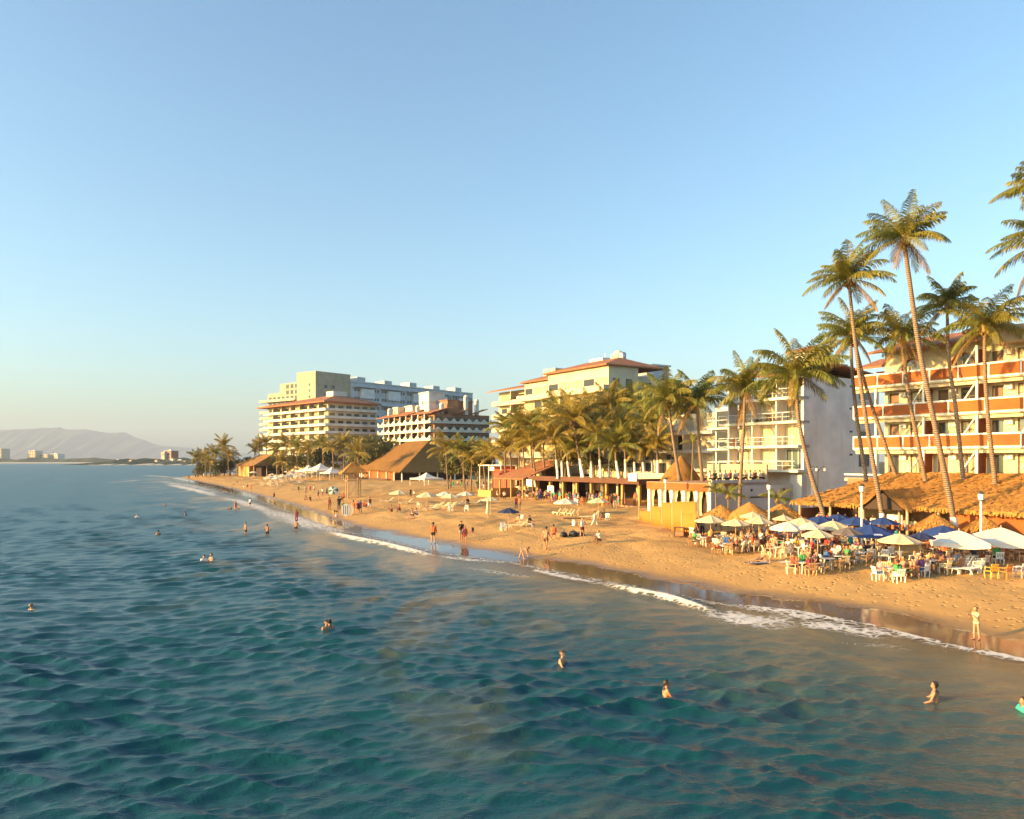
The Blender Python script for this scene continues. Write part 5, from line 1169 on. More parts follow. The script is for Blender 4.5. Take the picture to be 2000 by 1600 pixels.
# ---------------------------------------------------------------- people
def capsule(mb, a, b, ra, rb, n=10):
    a = Vector(a); b = Vector(b); d = b-a; L = d.length; d = d.normalized() if L > 1e-6 else Vector((0, 0, 1))
    s_ = d.orthogonal().normalized(); t = d.cross(s_); rows = []
    for k in range(4): th = math.pi/2*(k+.35)/4; rows.append((a-d*ra*math.cos(th), ra*math.sin(th)))
    rows.append((a, ra)); rows.append((b, rb))
    for k in range(4): th = math.pi/2*(3-k+.35)/4; rows.append((b+d*rb*math.cos(th), rb*math.sin(th)))
    vs_ = []
    for c, r in rows:
        for i in range(n): w_ = 2*math.pi*i/n; vs_.append(c+(s_*math.cos(w_)+t*math.sin(w_))*r)
    m = len(rows); fs = [(j*n+i, j*n+(i+1) % n, (j+1)*n+(i+1) % n, (j+1)*n+i) for j in range(m-1) for i in range(n)]
    fs += [tuple(range(n-1, -1, -1)), tuple((m-1)*n+i for i in range(n))]; mb.add(vs_, fs)
def figure(lean=3, head=0, arms=((8, 8, 12), (8, 8, 12)), legs=((2, 4, 4), (-2, 4, 2)), slim=1.0, turn=0):
    """joint angles in degrees -> list of bones (tag, a, b, ra, rb); front is -y.  arms: (swing, spread, elbow), legs: (swing, spread, knee)"""
    B = []; P = Vector((0, 0, 0)); la = R(lean); up = Vector((0, -math.sin(la), math.cos(la))); fw = Vector((0, -math.cos(la), -math.sin(la))); X = Vector((1, 0, 0))
    for s_ in (-1, 1):
        B += [('low', P+X*.05*s_+up*.02, P+X*.075*s_+up*.22, .105*slim, .10*slim), ('up', P+X*.075*s_+up*.22, P+X*.085*s_+up*.42, .10*slim, .105*slim), ('up', P+X*.06*s_+up*.46, P+X*.165*s_+up*.475, .07, .058), ('hip', P+X*.03*s_-up*.02, P+X*.085*s_-up*.04, .115*slim, .10*slim)]
    nk = P+up*.50; ha = R(lean*.45+head); hu = Vector((0, -math.sin(ha), math.cos(ha))); hf = Vector((0, -math.cos(ha), -math.sin(ha))); B.append(('neck', nk-up*.02, nk+hu*.10, .056, .05)); hc = nk+hu*.19
    B += [('head', hc+hu*.03-hf*.015, hc+hu*.035-hf*.005, .092, .090), ('face', hc-hu*.045+hf*.018, hc+hu*.0+hf*.02, .062, .075), ('face', hc-hu*.085+hf*.045, hc-hu*.075+hf*.05, .032, .03), ('face', hc+hu*.01+hf*.088, hc-hu*.025+hf*.106, .011, .016), ('face', hc+X*.088, hc+X*.09-hu*.035, .016, .013), ('face', hc-X*.088, hc-X*.09-hu*.035, .016, .013)]
    B += [('face', hc+X*.022*1+hf*.094-hu*.058, hc-X*.022+hf*.094-hu*.058, .011, .011)]
    for s_, (sw, sp, el) in zip((-1, 1), arms):
        sh = P+X*.185*s_+up*.46; q = R(sw); ab = R(sp)
        d = Vector((s_*math.sin(ab), -math.sin(q)*math.cos(ab), -math.cos(q)*math.cos(ab))); eb = sh+d*.29
        q2 = R(sw+el); ab2 = ab*(.4 if el > 30 else .9) if el < 200 else -ab; d2 = Vector((s_*math.sin(ab2)*(1 if el < 60 else -1.2), -math.sin(q2)*math.cos(ab2), -math.cos(q2)*math.cos(ab2))).normalized(); wr = eb+d2*.25
        B += [('uarm', sh, eb, .050*slim, .040), ('farm', eb, wr, .040, .028), ('hand', wr, wr+d2*.075, .028, .034)]
        sid = d2.cross(Vector((s_, .2, 0))).normalized(); nrm = d2.cross(sid).normalized(); pm = wr+d2*.085
        for i, (o, ln) in enumerate(((-.032, .062), (-.011, .075), (.011, .07), (.032, .055))):
            k = pm+sid*o; m_ = k+d2*ln*.55+nrm*.006; B += [('hand', k-d2*.02, m_, .0115, .0105), ('hand', m_, m_+d2*ln*.4+nrm*s_*.02, .0105, .0095)]
        th = wr+d2*.03-sid*.03; B.append(('hand', th, th+d2*.05-sid*.035, .013, .011))
    for s_, (sw, sp, kn) in zip((-1, 1), legs):
        hp = P+X*.09*s_-up*.04*0-Vector((0, 0, .03)); q = R(sw); ab = R(sp); d = Vector((s_*math.sin(ab), -math.sin(q)*math.cos(ab), -math.cos(q)*math.cos(ab))); ke = hp+d*.42
        q2 = R(sw-kn); d2 = Vector((s_*math.sin(ab)*.4, -math.sin(q2), -math.cos(q2))).normalized(); an = ke+d2*.40
        B += [('thigh', hp, ke, .088*slim, .056), ('shank', ke, ke+d2*.13, .054, .058), ('shank', ke+d2*.13, an, .058, .036)]
        ft = Vector((s_*.25, -1, -.12)).normalized() if abs(d2.z) > .55 else (Vector((0, -.25, 1))).normalized(); hl = an+d2*.045
        B += [('foot', hl-ft*.04, hl+ft*.11, .034, .032), ('foot', hl+ft*.11, hl+ft*.17, .032, .024)]
    return B
POSES = {
 'stand': dict(), 'hips': dict(arms=((-12, 42, 70), (-12, 42, 70)), legs=((3, 9, 3), (-3, 9, 3))), 'walk': dict(lean=6, arms=((28, 8, 22), (-24, 8, 12)), legs=((-18, 3, 14), (26, 3, 6))),
 'arms_out': dict(arms=((10, 48, 10), (5, 55, 14)), legs=((10, 8, 8), (-8, 8, 5))), 'bend': dict(lean=96, head=10, arms=((10, 10, 6), (28, 8, 10)), legs=((18, 8, 6), (-16, 8, 4))), 'phone': dict(head=14, arms=((18, 6, 108), (22, 6, 102)), legs=((2, 3, 3), (-3, 3, 4)), slim=.9),
 'sit_sand': dict(lean=14, arms=((58, 8, 20), (52, 10, 26)), legs=((118, 8, 112), (110, 10, 104))), 'sit_chair': dict(lean=2, arms=((28, 10, 58), (34, 8, 48)), legs=((86, 7, 84), (84, 9, 90))), 'lean_back': dict(lean=-50, head=30, arms=((-30, 16, 10), (-24, 18, 14)), legs=((80, 6, 6), (92, 6, 34))),
 'carry': dict(lean=-2, arms=((40, 12, 82), (8, 10, 10)), legs=((14, 4, 8), (-14, 4, 6))), 'swim': dict(arms=((30, 16, 40), (24, 20, 44)))}
_pm = {}
def body(pose):
    if pose in _pm: return _pm[pose]
    B = figure(**POSES[pose]); mb = MB()
    for tg, a, b, ra, rb in B: capsule(mb, a, b, ra, rb)
    me = mb.mesh('tmp', None); o = bpy.data.objects.new('tmp', me); col.objects.link(o)
    rm = o.modifiers.new('r', 'REMESH'); rm.mode = 'VOXEL'; rm.voxel_size = .0115; rm.use_smooth_shade = True
    sm = o.modifiers.new('s', 'SMOOTH'); sm.factor = .45; sm.iterations = 3
    de = o.modifiers.new('d', 'DECIMATE'); de.ratio = .26
    dg = bpy.context.evaluated_depsgraph_get(); ev = o.evaluated_get(dg); res = bpy.data.meshes.new_from_object(ev); bpy.data.objects.remove(o)
    n = len(res.vertices); co = np.empty(n*3); res.vertices.foreach_get('co', co); co = co.reshape(-1, 3); zmin = co[:, 2].min()
    best = np.full(n, 1e9); tag = np.zeros(n, int); par = np.zeros(n); names = sorted({b[0] for b in B})
    for tg, a, b, ra, rb in B:
        a = np.array(a); b = np.array(b); d = b-a; t = np.clip(((co-a)@d)/max(1e-9, d@d), 0, 1); dist = np.linalg.norm(co-a-t[:, None]*d, axis=1)-(ra+(rb-ra)*t)
        m = dist < best; best[m] = dist[m]; tag[m] = names.index(tg); par[m] = t[m]
    hd = [b for b in B if b[0] == 'head'][0]; hc = np.array(hd[1])
    co[:, 2] -= zmin; hc[2] -= zmin; res.vertices.foreach_set('co', co.ravel()); res.update()
    res.materials.clear(); res.materials.append(M['skin']); res.polygons.foreach_set('use_smooth', [True]*len(res.polygons))
    nm = np.empty(n*3); res.vertices.foreach_get('normal', nm); nm = nm.reshape(-1, 3)
    faces = [tuple(p.vertices) for p in res.polygons]; ti = {k: i for i, k in enumerate(names)}
    def T(*ks): return np.isin(tag, [ti[k] for k in ks if k in ti])
    sel = {'shirt': T('low', 'up') | (T('uarm') & (par < .62)), 'tank': T('low', 'up'), 'long_shirt': T('low', 'up', 'uarm') | (T('farm') & (par < .8)), 'shorts': T('hip') | (T('thigh') & (par < .62)), 'swim_brief': T('hip') | (T('thigh') & (par < .06)), 'trousers': T('hip', 'thigh') | T('shank'),
           'bikini_top': T('up') & (co[:, 2] < hc[2]-.28) if POSES[pose].get('lean', 3) < 40 else T('up'), 'dress': T('low', 'up', 'hip') | (T('thigh') & (par < .7)),
           'short_hair': T('head', 'face') & (((co-hc)[:, 2] > .005) & ((co-hc)[:, 1] > -.062) | ((co-hc)[:, 2] > .06) | (((co-hc)[:, 1] > .02) & ((co-hc)[:, 2] > -.06))), 'long_hair': (T('head', 'face') & (((co-hc)[:, 1] > -.05) & ((co-hc)[:, 2] > -.02) | ((co-hc)[:, 2] > .06) | ((co-hc)[:, 1] > .0))) | (T('neck', 'up') & ((co-hc)[:, 1] > .03) & ((co-hc)[:, 2] > -.30) & (np.abs((co-hc)[:, 0]) < .09))}
    _pm[pose] = (res, co, nm, faces, sel, {}); return _pm[pose]
def garment(pose, kind):
    res, co, nm, faces, sel, cache = body(pose)
    if kind in cache: return cache[kind]
    s_ = sel[kind]; off = .022 if 'hair' in kind else (.02 if kind in ('dress', 'shorts', 'trousers', 'shirt', 'long_shirt') else .011); fs = [f for f in faces if all(s_[v] for v in f)]
    used = sorted({v for f in fs for v in f}); ix = {v: i for i, v in enumerate(used)}; me = bpy.data.meshes.new(kind)
    me.from_pydata([tuple(co[v]+nm[v]*off) for v in used]+[tuple(co[v]-nm[v]*.002) for v in used], [], [tuple(ix[v] for v in f) for f in fs]); me.update()
    me.materials.append(M['hair' if 'hair' in kind else 'cloth']); me.polygons.foreach_set('use_smooth', [True]*len(me.polygons)); cache[kind] = me; return me
SK = [(.50, .26, .15), (.42, .20, .11), (.30, .14, .075), (.20, .095, .055), (.55, .31, .20)]; HR = [(.02, .014, .01), (.035, .02, .012), (.09, .05, .025), (.22, .14, .07), (.012, .01, .01)]
CL = dict(red=(.60, .06, .03), orange=(.72, .15, .05), black=(.02, .02, .022), navy=(.03, .04, .10), white=(.78, .76, .72), grey=(.28, .28, .3), blue=(.05, .14, .38), green=(.06, .32, .10), teal=(.03, .38, .33), pink=(.70, .28, .28), brown=(.20, .09, .05), cream=(.70, .58, .38), yellow=(.72, .48, .08), maroon=(.20, .03, .04), purple=(.18, .07, .22))
def person(p, pose, heading, label, top=None, bottom=None, hair=('short_hair', 0), skin=0, h=1.70, group=None, z=0.0):
    res = body(pose)[0]; o = link('person', res, None, (p[0], p[1], p[2]+z), (0, 0, R(heading)), SK[skin], scale=h/1.72); props(o, label, 'person', group)
    link(hair[0], garment(pose, hair[0]), o, color=HR[hair[1]])
    for g in (top, bottom):
        if g: link(g[0], garment(pose, g[0]), o, color=CL[g[1]])
    return o
def who(px, py, pose, heading, label, top=None, bottom=('shorts', 'navy'), hair=('short_hair', 0), skin=1, h=1.70, z=0.0, hp=None):
    b = gh(px, py)
    if hp: h = hp*b.y/F
    return person(b, pose, heading, label, top, bottom, hair, skin, max(.8, min(2.0, h)), None, z)
def wade(px, pyt, pose, heading, label, out, top=None, bottom=('shorts', 'black'), hair=('short_hair', 0), skin=1, h=1.70):
    """someone in the sea: pyt = photo row of the waterline, out = metres of the figure above the water"""
    Y = CH*F/(pyt-900); person(((px-1000)/F*Y, Y, 0), pose, heading, label, top, bottom, hair, skin, h, None, out-h*(1.0 if pose != 'swim' else 1.0))
sw = ('short_hair', 0); lh = ('long_hair', 1)
# in the sea
wade(637, 1234, 'swim', 40, 'left swimmer of the embracing couple in the near sea', .52, skin=1); wade(644, 1232, 'swim', -150, 'right swimmer of the embracing couple in the near sea', .50, hair=lh, skin=0)
wade(1097, 1297, 'swim', 60, 'swimmer with bare shoulders at the lower middle of the sea', .50, hair=('short_hair', 2), skin=0); wade(1300, 1355, 'swim', 95, 'swimmer turned sideways, dark wet hair, right of the lower middle', .45, hair=('long_hair', 0), skin=1)
wade(1827, 1370, 'swim', -120, 'swimmer with long dark hair and bare back at the lower right', .62, hair=('long_hair', 0), skin=1); wade(2000, 1388, 'swim', -90, 'swimmer in a teal top cut by the right edge', .40, top=('shirt', 'teal'), skin=1)
wade(60, 1192, 'swim', 160, 'lone swimmer at the far left of the near sea', .32, skin=0, hair=('short_hair', 3)); wade(398, 1097, 'swim', 30, 'left swimmer of the pair, white top, in the middle sea', .5, top=('shirt', 'white'), skin=1); wade(413, 1097, 'swim', -30, 'right bare shouldered swimmer of the pair in the middle sea', .62, skin=0)
wade(268, 1013, 'swim', 20, 'distant swimmer in a white top left of the shallows', .6, top=('shirt', 'white')); wade(309, 1045, 'swim', 200, 'distant swimmer wading alone left of the shallows', .5, skin=2); wade(323, 989, 'swim', 0, 'dark far swimmer in the outer shallows', .5, skin=3); wade(362, 1006, 'swim', 90, 'dark far swimmer nearer the breaking surf', .5, skin=3)
wade(480, 1041, 'arms_out', -60, 'bather waist deep, left of the two facing the shore', 1.15, skin=1); wade(522, 1043, 'hips', 170, 'bather thigh deep with hands on hips', 1.05, skin=2); wade(578, 1036, 'walk', 170, 'bather in dark shorts walking in through the surf', 1.25, skin=1)
who(579, 1018, 'stand', 180, 'tall bather at the foam edge behind the one walking in', ('tank', 'maroon'), ('trousers', 'maroon'), hp=25, skin=3)
wade(447, 995, 'bend', 60, 'bather bending towards a wave', 1.0, skin=3); wade(460, 996, 'carry', 30, 'bather holding a child in the shallows', 1.45, skin=1, bottom=('swim_brief', 'red')); wade(466, 996, 'arms_out', -30, 'child beside the bather in the shallows', .8, skin=1, h=1.1); wade(488, 988, 'stand', 150, 'bather in a white shirt in the far shallows', 1.35, top=('shirt', 'white'))
# along the wet sand
who(1907, 1250, 'phone', -70, 'person in a bikini standing on the wet sand at the right with hands raised', ('bikini_top', 'cream'), ('swim_brief', 'cream'), ('long_hair', 2), 0, hp=64)
who(846, 1062, 'stand', 165, 'person in an orange shirt and black shorts at the water edge', ('long_shirt', 'orange'), ('shorts', 'black'), ('long_hair', 0), 0, hp=41)
who(901, 1058, 'carry', 20, 'taller dark clothed person walking with another along the wet sand', ('shirt', 'black'), ('shorts', 'grey'), sw, 2, hp=40); who(908, 1060, 'walk', -10, 'person in a cream and maroon dress walking along the wet sand', ('dress', 'maroon'), None, ('long_hair', 0), 1, hp=34); who(923, 1047, 'walk', 10, 'child in a dark outfit behind the walking pair', ('tank', 'navy'), ('shorts', 'maroon'), lh, 1, hp=21)
who(1066, 1074, 'walk', 160, 'bare-chested man in brown shorts walking up from the water', None, ('shorts', 'brown'), sw, 1, hp=46); who(1019, 1091, 'bend', 80, 'person bending over the wet sand', ('swim_brief', 'grey'), None, ('short_hair', 1), 0, h=1.5)
who(1081, 1054, 'sit_chair', 175, 'person in an orange shirt seated on the sand', ('long_shirt', 'orange'), ('shorts', 'maroon'), sw, 1, h=1.7); who(1137, 1050, 'hips', 20, 'woman with a white bag standing by the black bags', ('tank', 'white'), ('shorts', 'maroon'), lh, 0, hp=38); who(1171, 1062, 'sit_sand', -60, 'person sitting on the sand right of the black bags', ('tank', 'white'), ('trousers', 'brown'), lh, 0)
who(1161, 1027, 'walk', 70, 'person in pale clothes walking by the mid-beach table', ('shirt', 'white'), ('trousers', 'white'), sw, 2, hp=29); who(1179, 1020, 'sit_chair', -40, 'person seated at the mid-beach table', ('shirt', 'black'), ('shorts', 'blue'), sw, 2)
who(1034, 1033, 'sit_chair', 60, 'person in dark clothes seated by the navy umbrella', ('shirt', 'black'), ('trousers', 'grey'), sw, 2); 
b = gh(1008, 1030); person((b.x, b.y, b.z), 'lean_back', -100, 'sunbather lying on the lounger by the navy umbrella', None, ('swim_brief', 'black'), sw, 0, 1.7, None, .32)
who(535, 976, 'walk', 30, 'lone walker on the wet sand in the middle left', ('tank', 'brown'), ('shorts', 'black'), hp=15); who(643, 996, 'stand', 160, 'broad standing person in a maroon shirt near the boards', ('shirt', 'maroon'), ('trousers', 'brown'), hp=24, skin=2); who(652, 1011, 'bend', 70, 'person bending with a white bucket near the boards', ('tank', 'black'), ('shorts', 'yellow'), skin=1, h=1.65)
who(662, 996, 'stand', 190, 'tall dark clothed person beside the boards', ('shirt', 'black'), ('trousers', 'navy'), hp=26, skin=2); who(690, 1004, 'stand', 150, 'person in a pink orange shirt right of the boards', ('shirt', 'orange'), ('shorts', 'pink'), lh, 0, hp=26); who(699, 1004, 'hips', 30, 'person in maroon clothes right of the one in pink orange', ('dress', 'maroon'), None, lh, 1, hp=25); who(704, 1003, 'stand', -20, 'person in purple behind the one in maroon', ('shirt', 'purple'), ('shorts', 'navy'), hp=26)
who(670, 1002, 'stand', 20, 'person in a white cap just behind the boards', ('shirt', 'green'), ('shorts', 'white'), ('short_hair', 3), 1, hp=22); who(715, 997, 'walk', 10, 'child right of the group at the boards', ('tank', 'maroon'), ('shorts', 'blue'), h=1.1); who(722, 997, 'walk', 40, 'adult in white shorts walking with the child', ('tank', 'brown'), ('shorts', 'white'), sw, 2, hp=27)
who(671, 978, 'sit_chair', -30, 'seated person in red below the watch tower', ('shirt', 'red'), ('trousers', 'black'), skin=2)
for i, (px, py, hp_, t_, b_) in enumerate(((436,961,9,'maroon','black'),(442,962,10,'red','black'),(452,960,10,'white','navy'),(456,949,9,'cream','brown'),(463,947,9,'maroon','navy'),(483,955,9,'brown','black'),(491,958,10,'red','brown'),(369,937,9,'brown','navy'),(382,935,10,'black','black'),(398,933,9,'white','cream'),(597,965,15,'cream','cream'),(583,962,12,'green','brown'),(621,976,18,'navy','brown'),(613,963,14,'white','brown'),(630,971,17,'white','navy'),(638,970,17,'grey','black'),(606,962,13,'red','brown'),(476,957,8,'cream','cream'))):
    who(px, py, ('walk', 'stand', 'hips')[i % 3], rng.uniform(0, 360), 'tiny stroller in %s and %s, %s from the left along the distant shore' % (t_, b_, ordw[i]), ('shirt', t_), ('shorts', b_), hp=hp_*1.05, skin=i % 4)
for px, py, hd, lab, t_ in ((596,979,60,'left of two sitting on the sand before the boards','brown'),(605,980,30,'right of two sitting on the sand before the boards','black'),(765,1003,-40,'left of two sitting on the trampled sand','brown'),(781,1001,-60,'right of two sitting on the trampled sand','maroon'),(806,1011,-100,'sunbather sitting beside a pink towel','cream'),(815,1010,-80,'second sunbather beside a pink towel','white'),(712,993,0,'child crouching behind the group at the boards','red')):
    who(px, py, 'sit_sand', hd, lab, ('tank', t_), ('shorts', 'navy'), sw, 1)
for i, (px, py, hp_, pose, t_, b_, lab) in enumerate(((802,971,17,'stand','black','black','vendor under a broad pale hat behind the leftmost open-sand umbrella'),(809,972,14,'walk','white','navy','person beside the vendor behind the leftmost open-sand umbrella'),(1008,995,25,'stand','maroon','navy','left of two standing just behind the navy umbrella'),(1015,996,26,'stand','orange','brown','right of two standing just behind the navy umbrella'),(1015,970,23,'stand','white','black','person in white before the tiled porch'),(1028,971,22,'walk','brown','navy','person in brown before the tiled porch'),(1041,972,20,'bend','pink','black','person bending before the tiled porch'),(1194,995,38,'stand','brown','black','tall person in brown near the stone steps'),(1202,994,34,'stand','black','grey','tall person in black near the stone steps'),(1137,990,20,'stand','orange','red','child-sized person in orange under the restaurant edge'),(1128,988,16,'walk','white','white','person in white walking below the restaurant'),(913,990,15,'sit_chair','black','black','person in black seated on the dense row of loungers'),(985,975,14,'sit_chair','white','black','person in white seated behind the open-sand umbrellas'),(972,972,12,'sit_chair','cream','white','pale person seated behind the open-sand umbrellas'))):
    who(px, py, pose, rng.uniform(-60, 60), lab, ('shirt', t_), ('shorts' if i % 2 else 'trousers', b_), lh if i % 3 == 0 else sw, i % 4, hp=hp_ if pose not in ('bend', 'sit_chair') else None)
# restaurant guests
rs = random.Random(5); loc, rz, L = frame((4.2, 125.7), (17.7, 104)); mat = Matrix.Translation(loc) @ Matrix.Rotation(rz, 4, 'Z'); cn = list(CL)
for i in range(46):
    x = .8+i*(L-1.6)/45+rs.uniform(-.3, .3); y = rs.uniform(-4.6, -1.8) if i % 3 else rs.uniform(-.8, 1.5); w_ = mat @ Vector((x, y, 0)); g = gz(w_.x, w_.y) if y < -1.5 else 1.85; t_ = cn[rs.randint(0, len(cn)-1)]; b_ = cn[rs.randint(0, len(cn)-1)]
    person((w_.x, w_.y, g), rs.choice(('stand', 'walk', 'hips', 'stand', 'carry', 'sit_chair')), rs.uniform(0, 360), 'guest in %s and %s, %s before the pillared restaurant' % (t_, b_, ('towards its left end', 'near its middle', 'towards its right end')[min(2, int(x/L*3))]), ('shirt', t_), (('shorts', 'trousers')[i % 2], b_), (('short_hair', 'long_hair')[i % 2], rs.randint(0, 3)), rs.randint(0, 3), rs.uniform(1.6, 1.8), 'guests at the pillared restaurant')
for i in range(18):
    px = 878+i*7.4+rs.uniform(-2, 2); py = 951+rs.uniform(-3, 4); t_ = cn[(i*5+2) % len(cn)]; b_ = cn[(i*7+1) % len(cn)]
    who(px, py, ('stand', 'walk', 'sit_chair', 'hips')[i % 4], rs.uniform(0, 360), 'small figure in %s and %s, %s from the left below the red canopies' % (t_, b_, ordw[i]), ('shirt', t_), (('shorts', 'trousers')[i % 2], b_), (('short_hair', 'long_hair')[i % 2], i % 4), i % 4)
# diners and their tables under the right-hand umbrellas
k = 0
for ux, uy, ulab in UPOS:
    short = ulab.split(',')[0]
    for t in range(2):
        tx = ux+(-.75 if t == 0 else .95)+rs.uniform(-.2, .2); ty = uy+(-.35 if t == 0 else .5); g = gz(tx, ty); table((tx, ty, g), '%s white table below the %s' % (('left', 'right')[t], short))
        for j in range(4 if t == 0 else 3):
            a = j*(1.571 if t == 0 else 2.094)+rs.uniform(-.25, .25)+.9*t; cx = tx+.85*math.cos(a); cy = ty+.85*math.sin(a); gg = gz(cx, cy); chair((cx, cy, gg), a-math.pi/2, 'chair on the %s, %s table, %s' % ((('right', 'inland side', 'left', 'sea side') if t == 0 else ('first', 'second', 'third'))[j] if t == 0 else ('inland right', 'left', 'sea side')[j], ('left', 'right')[t], short.replace(' of the restaurant', '').replace(' in the centre of the row', '')), rs.choice((WP, (.70, .58, .38), (.80, .66, .42), (.24, .11, .05), (.45, .26, .11))), 'chairs at the %s table, %s' % (('left', 'right')[t], short))
            if rs.random() < .74:
                t_ = rs.choice(cn+['none']*6); b_ = rs.choice(cn); k += 1
                person((cx-.1*math.cos(a), cy-.1*math.sin(a), gg), 'sit_chair', math.degrees(a)-90, ('diner in %s and %s, %s' % (t_, b_, short)) if t_ != 'none' else 'bare chested diner, %s shorts, %s' % (b_, short), ('shirt', t_) if t_ != 'none' else None, ('shorts', b_), (('short_hair', 'long_hair')[k % 2], rs.randint(0, 3)), rs.randint(0, 2), 1.7, 'diners below the umbrellas')
# guests inside the thatched restaurant and on the terrace of the curtained pavilion
loc, rz, _ = frame((25.0, 69.0), (35.2, 52.7)); mat = Matrix.Translation(loc) @ Matrix.Rotation(rz, 4, 'Z')
for i in range(16):
    x = 1.5+i*.75; w_ = mat @ Vector((x, rs.uniform(.9, 2.2), 0)); t_ = rs.choice(('white', 'red', 'cream', 'orange', 'pink')); person((w_.x, w_.y, 1.75), 'stand' if i % 3 else 'hips', rs.uniform(-60, 30), 'guest in %s, %s from the left under the thatched eave' % (t_, ordw[i]), ('shirt', t_), ('trousers', rs.choice(('black', 'brown', 'navy'))), sw, rs.randint(0, 3), 1.7, 'guests inside the thatched restaurant')
loc, rz, L = frame((15.6, 88.2), (20.7, 80.0)); mat = Matrix.Translation(loc) @ Matrix.Rotation(rz, 4, 'Z')
for i in range(11):
    w_ = mat @ Vector((L-.9, .8+i*.78, 0)); t_ = ('white', 'black', 'cream', 'white', 'maroon')[i % 5]; person((w_.x, w_.y, 5.62), 'sit_chair', rs.uniform(0, 360), 'diner in %s, %s along the terrace above the grey wall' % (t_, ordw[i] if i else 'first'), ('shirt', t_), ('trousers', 'black'), sw, rs.randint(0, 3), 1.7, 'diners on the upper terrace')
    if i % 2 == 0:
        w_ = mat @ Vector((L-1.6, .8+i*.78, 0)); table((w_.x, w_.y, 5.62), 'dark table, %s along the terrace above the grey wall' % (ordw[i//2] if i else 'first'), (.10, .05, .03), 'terrace tables')
# sunbathers by the tables and small things on the sand
b = gh(1486, 1100); person((b.x, b.y, b.z), 'lean_back', -80, 'sunbather lying on a dark towel in front of the tables', None, ('swim_brief', 'black'), lh, 0); b = gh(1580, 1104); person((b.x, b.y, b.z), 'sit_sand', -50, 'bare-chested man crouching on the sand before the loungers', None, ('shorts', 'brown'), sw, 1); b = gh(1572, 1103); person((b.x, b.y, b.z), 'sit_sand', 40, 'second bather close beside the crouching man', None, ('swim_brief', 'brown'), lh, 1)
b = gh(1640, 1103); person((b.x, b.y, b.z), 'lean_back', -70, 'brown skinned sunbather on the low lounger before the tables', None, ('shorts', 'maroon'), sw, 2, 1.7, None, .32); b = gh(1437, 1076); person((b.x, b.y, b.z), 'lean_back', 10, 'bare-chested man on the second cream lounger', None, ('shorts', 'orange'), sw, 0, 1.7, None, .32); b = gh(1510, 1079); person((b.x, b.y, b.z), 'sit_chair', -30, 'thin bather seated before the white umbrella', None, ('shorts', 'cream'), sw, 0)
who(1361, 1052, 'stand', 60, 'standing waiter in dark clothes at the left end of the tables', ('shirt', 'black'), ('trousers', 'black'), hp=40, skin=2); who(1372, 1048, 'stand', -40, 'standing guest in grey beside the waiter', ('shirt', 'grey'), ('trousers', 'navy'), hp=38)

# ---------------------------------------------------------------- small things on the sand
def blob(name, p, sx, sy, sz, mat, label, cat, color=None, n=10, seed=1, parts=None):
    rs_ = random.Random(seed); m = MB(); pr = [(.55, 0), (.95, .12), (1.0, .4), (.85, .75), (.5, .97), (.08, 1.0)]
    for f, z in pr:
        for i in range(n): a = 2*math.pi*i/n; q = f*(1+rs_.uniform(-.12, .12)); m.v.append((sx*q*math.cos(a), sy*q*math.sin(a), sz*z*(1+rs_.uniform(-.1, .1))))
    for j in range(5):
        for i in range(n): m.f.append((j*n+i, j*n+(i+1) % n, (j+1)*n+(i+1) % n, (j+1)*n+i))
    m.f.append(tuple(5*n+i for i in range(n))); o = m.build(name, M[mat], None, True, p, (0, 0, seed), color); props(o, label, cat); return o
b = gh(1116, 1048)
for i, (dx, dy, s_) in enumerate(((-.7, 0, .45), (.2, .15, .55), (.85, -.1, .4))):
    o = blob('beach_bag', (b.x+dx, b.y+dy, b.z-.03), s_, s_*.7, s_*.95, 'bag_black', ('left', 'largest middle', 'right')[i]+' black beach bag in the pile by the standing woman', 'bag', None, 10, i+1)
    MB().tube([(-s_*.4, 0, s_*.85), (-s_*.2, .02, s_*1.2), (s_*.2, .02, s_*1.2), (s_*.4, 0, s_*.85)], .025, 6).build('strap', M['bag_black'], o)
def towel(px, py, w_, d_, c, lab, rz=0.3):
    b = gh(px, py); m = MB(); n = 8; rs_ = random.Random(int(px))
    for j in range(n+1):
        for i in range(n+1): m.v.append((w_*(i/n-.5), d_*(j/n-.5), .03+.03*rs_.random()))
    m.f = [(j*(n+1)+i, j*(n+1)+i+1, (j+1)*(n+1)+i+1, (j+1)*(n+1)+i) for j in range(n) for i in range(n)]; o = m.build('beach_towel', M['cloth'], None, True, b, (0, 0, rz), c); props(o, lab, 'towel', 'towels on the sand'); MB().box(-w_/2, -d_*.1, .06, w_/2, d_*.1, .065).build('stripe', M['white_paint'], o)
towel(1484, 1101, 1.9, 1.2, CL['navy'], 'dark towel under the sunbather in front of the tables'); towel(1540, 1100, 1.1, .9, CL['white'], 'white and pink towel heap left of the crouching man'); towel(808, 1012, 1.8, 1.0, CL['pink'], 'pink towel on the trampled sand'); towel(1497, 1099, .7, .7, CL['white'], 'white crumpled towel beside the dark one', .9)
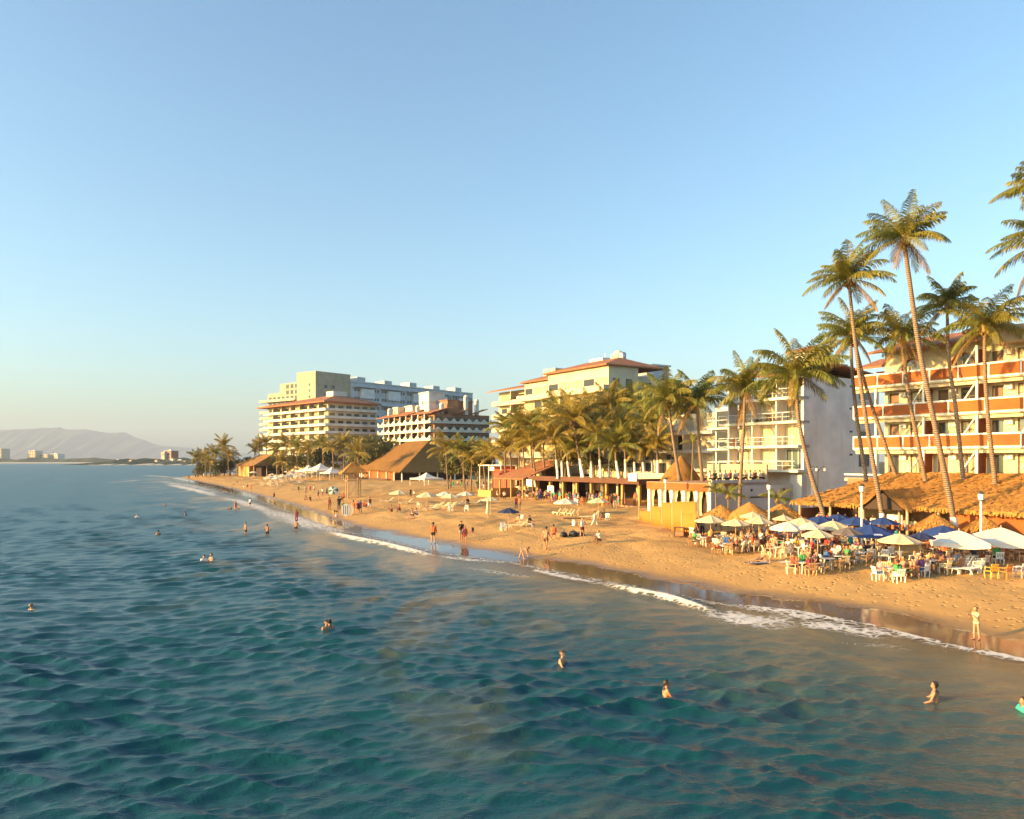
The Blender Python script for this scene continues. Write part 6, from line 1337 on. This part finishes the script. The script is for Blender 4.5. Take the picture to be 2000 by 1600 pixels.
def board(px, py, w_, h_, c, lab, stripes):
    b = gh(px, py); e = empty('beach_board', b, R(10), lab, 'board', 'boards held upright on the sand'); m = MB(); n = 14; pts = [(w_/2*math.sin(2*math.pi*i/n)*(1 if True else 0), h_/2-h_/2*math.cos(2*math.pi*i/n)) for i in range(n)]
    m.add([(x, -.03, z) for x, z in pts]+[(x, .03, z) for x, z in pts], [tuple(range(n)), tuple(range(2*n-1, n-1, -1))]+[(i, i+n, (i+1) % n+n, (i+1) % n) for i in range(n)]); o = m.build('deck', M['paint'], e); o.color = (*c, 1)
    for i in range(stripes): x = w_*(-.25+.25*i); MB().box(x-.05, -.036, h_*.15, x+.05, -.031, h_*.85).build('stripe', M['glass_teal'], e)
board(675, 1009, 1.1, 1.75, (.80, .78, .72), 'white striped oval board standing at the group on the sand', 3); board(683, 1008, 1.0, 1.6, (.74, .62, .42), 'cream oval board standing right of the striped one', 0)
b = gh(1327, 1049); e = empty('wooden_cabinet', b, R(-20), 'small dark wooden crate-like cabinet left of the tables', 'cabinet')
MB().box(-.4, -.3, .12, .4, .3, .5).build('box', M['wood'], e); MB().box(-.46, -.34, .8, .46, .34, .85).build('top', M['dark_wood'], e); lm = MB().box(-.04, -.04, 0, .04, .04, .8).mesh('leg', M['dark_wood'])
for sx in (-.4, .4):
    for sy in (-.28, .28): link('leg', lm, e, (sx, sy, 0))
b = gh(1121, 1027); e = empty('side_table', b, 0, 'white pedestal table with a long dark top in mid beach', 'table'); MB().box(-1.1, -.35, .72, 1.1, .35, .8).build('table_top', M['dark_wood'], e); MB().lathe([(.22, 0), (.2, .5), (.24, .72)], 10).build('pedestal', M['white_plastic'], e)
b = gh(657, 1010); props(blob('white_bucket', (b.x, b.y, b.z), .2, .2, .38, 'white_plastic', 'white bucket beside the bending person', 'bucket'), None)

# ---------------------------------------------------------------- the air over the bay
hz = bpy.data.materials.new('haze'); hz.use_nodes = True; t = hz.node_tree; t.nodes.clear(); ov = t.nodes.new('ShaderNodeOutputMaterial'); pv = t.nodes.new('ShaderNodeVolumePrincipled')
pv.inputs['Color'].default_value = (.60, .74, 1.0, 1); pv.inputs['Density'].default_value = 7.5e-5; pv.inputs['Anisotropy'].default_value = 0.0; t.links.new(pv.outputs[0], ov.inputs['Volume'])
o = MB().box(-14900, -60, -12, 14900, 14600, 640).build('haze', hz); props(o, 'thin evening haze over the bay', None, None, 'stuff')
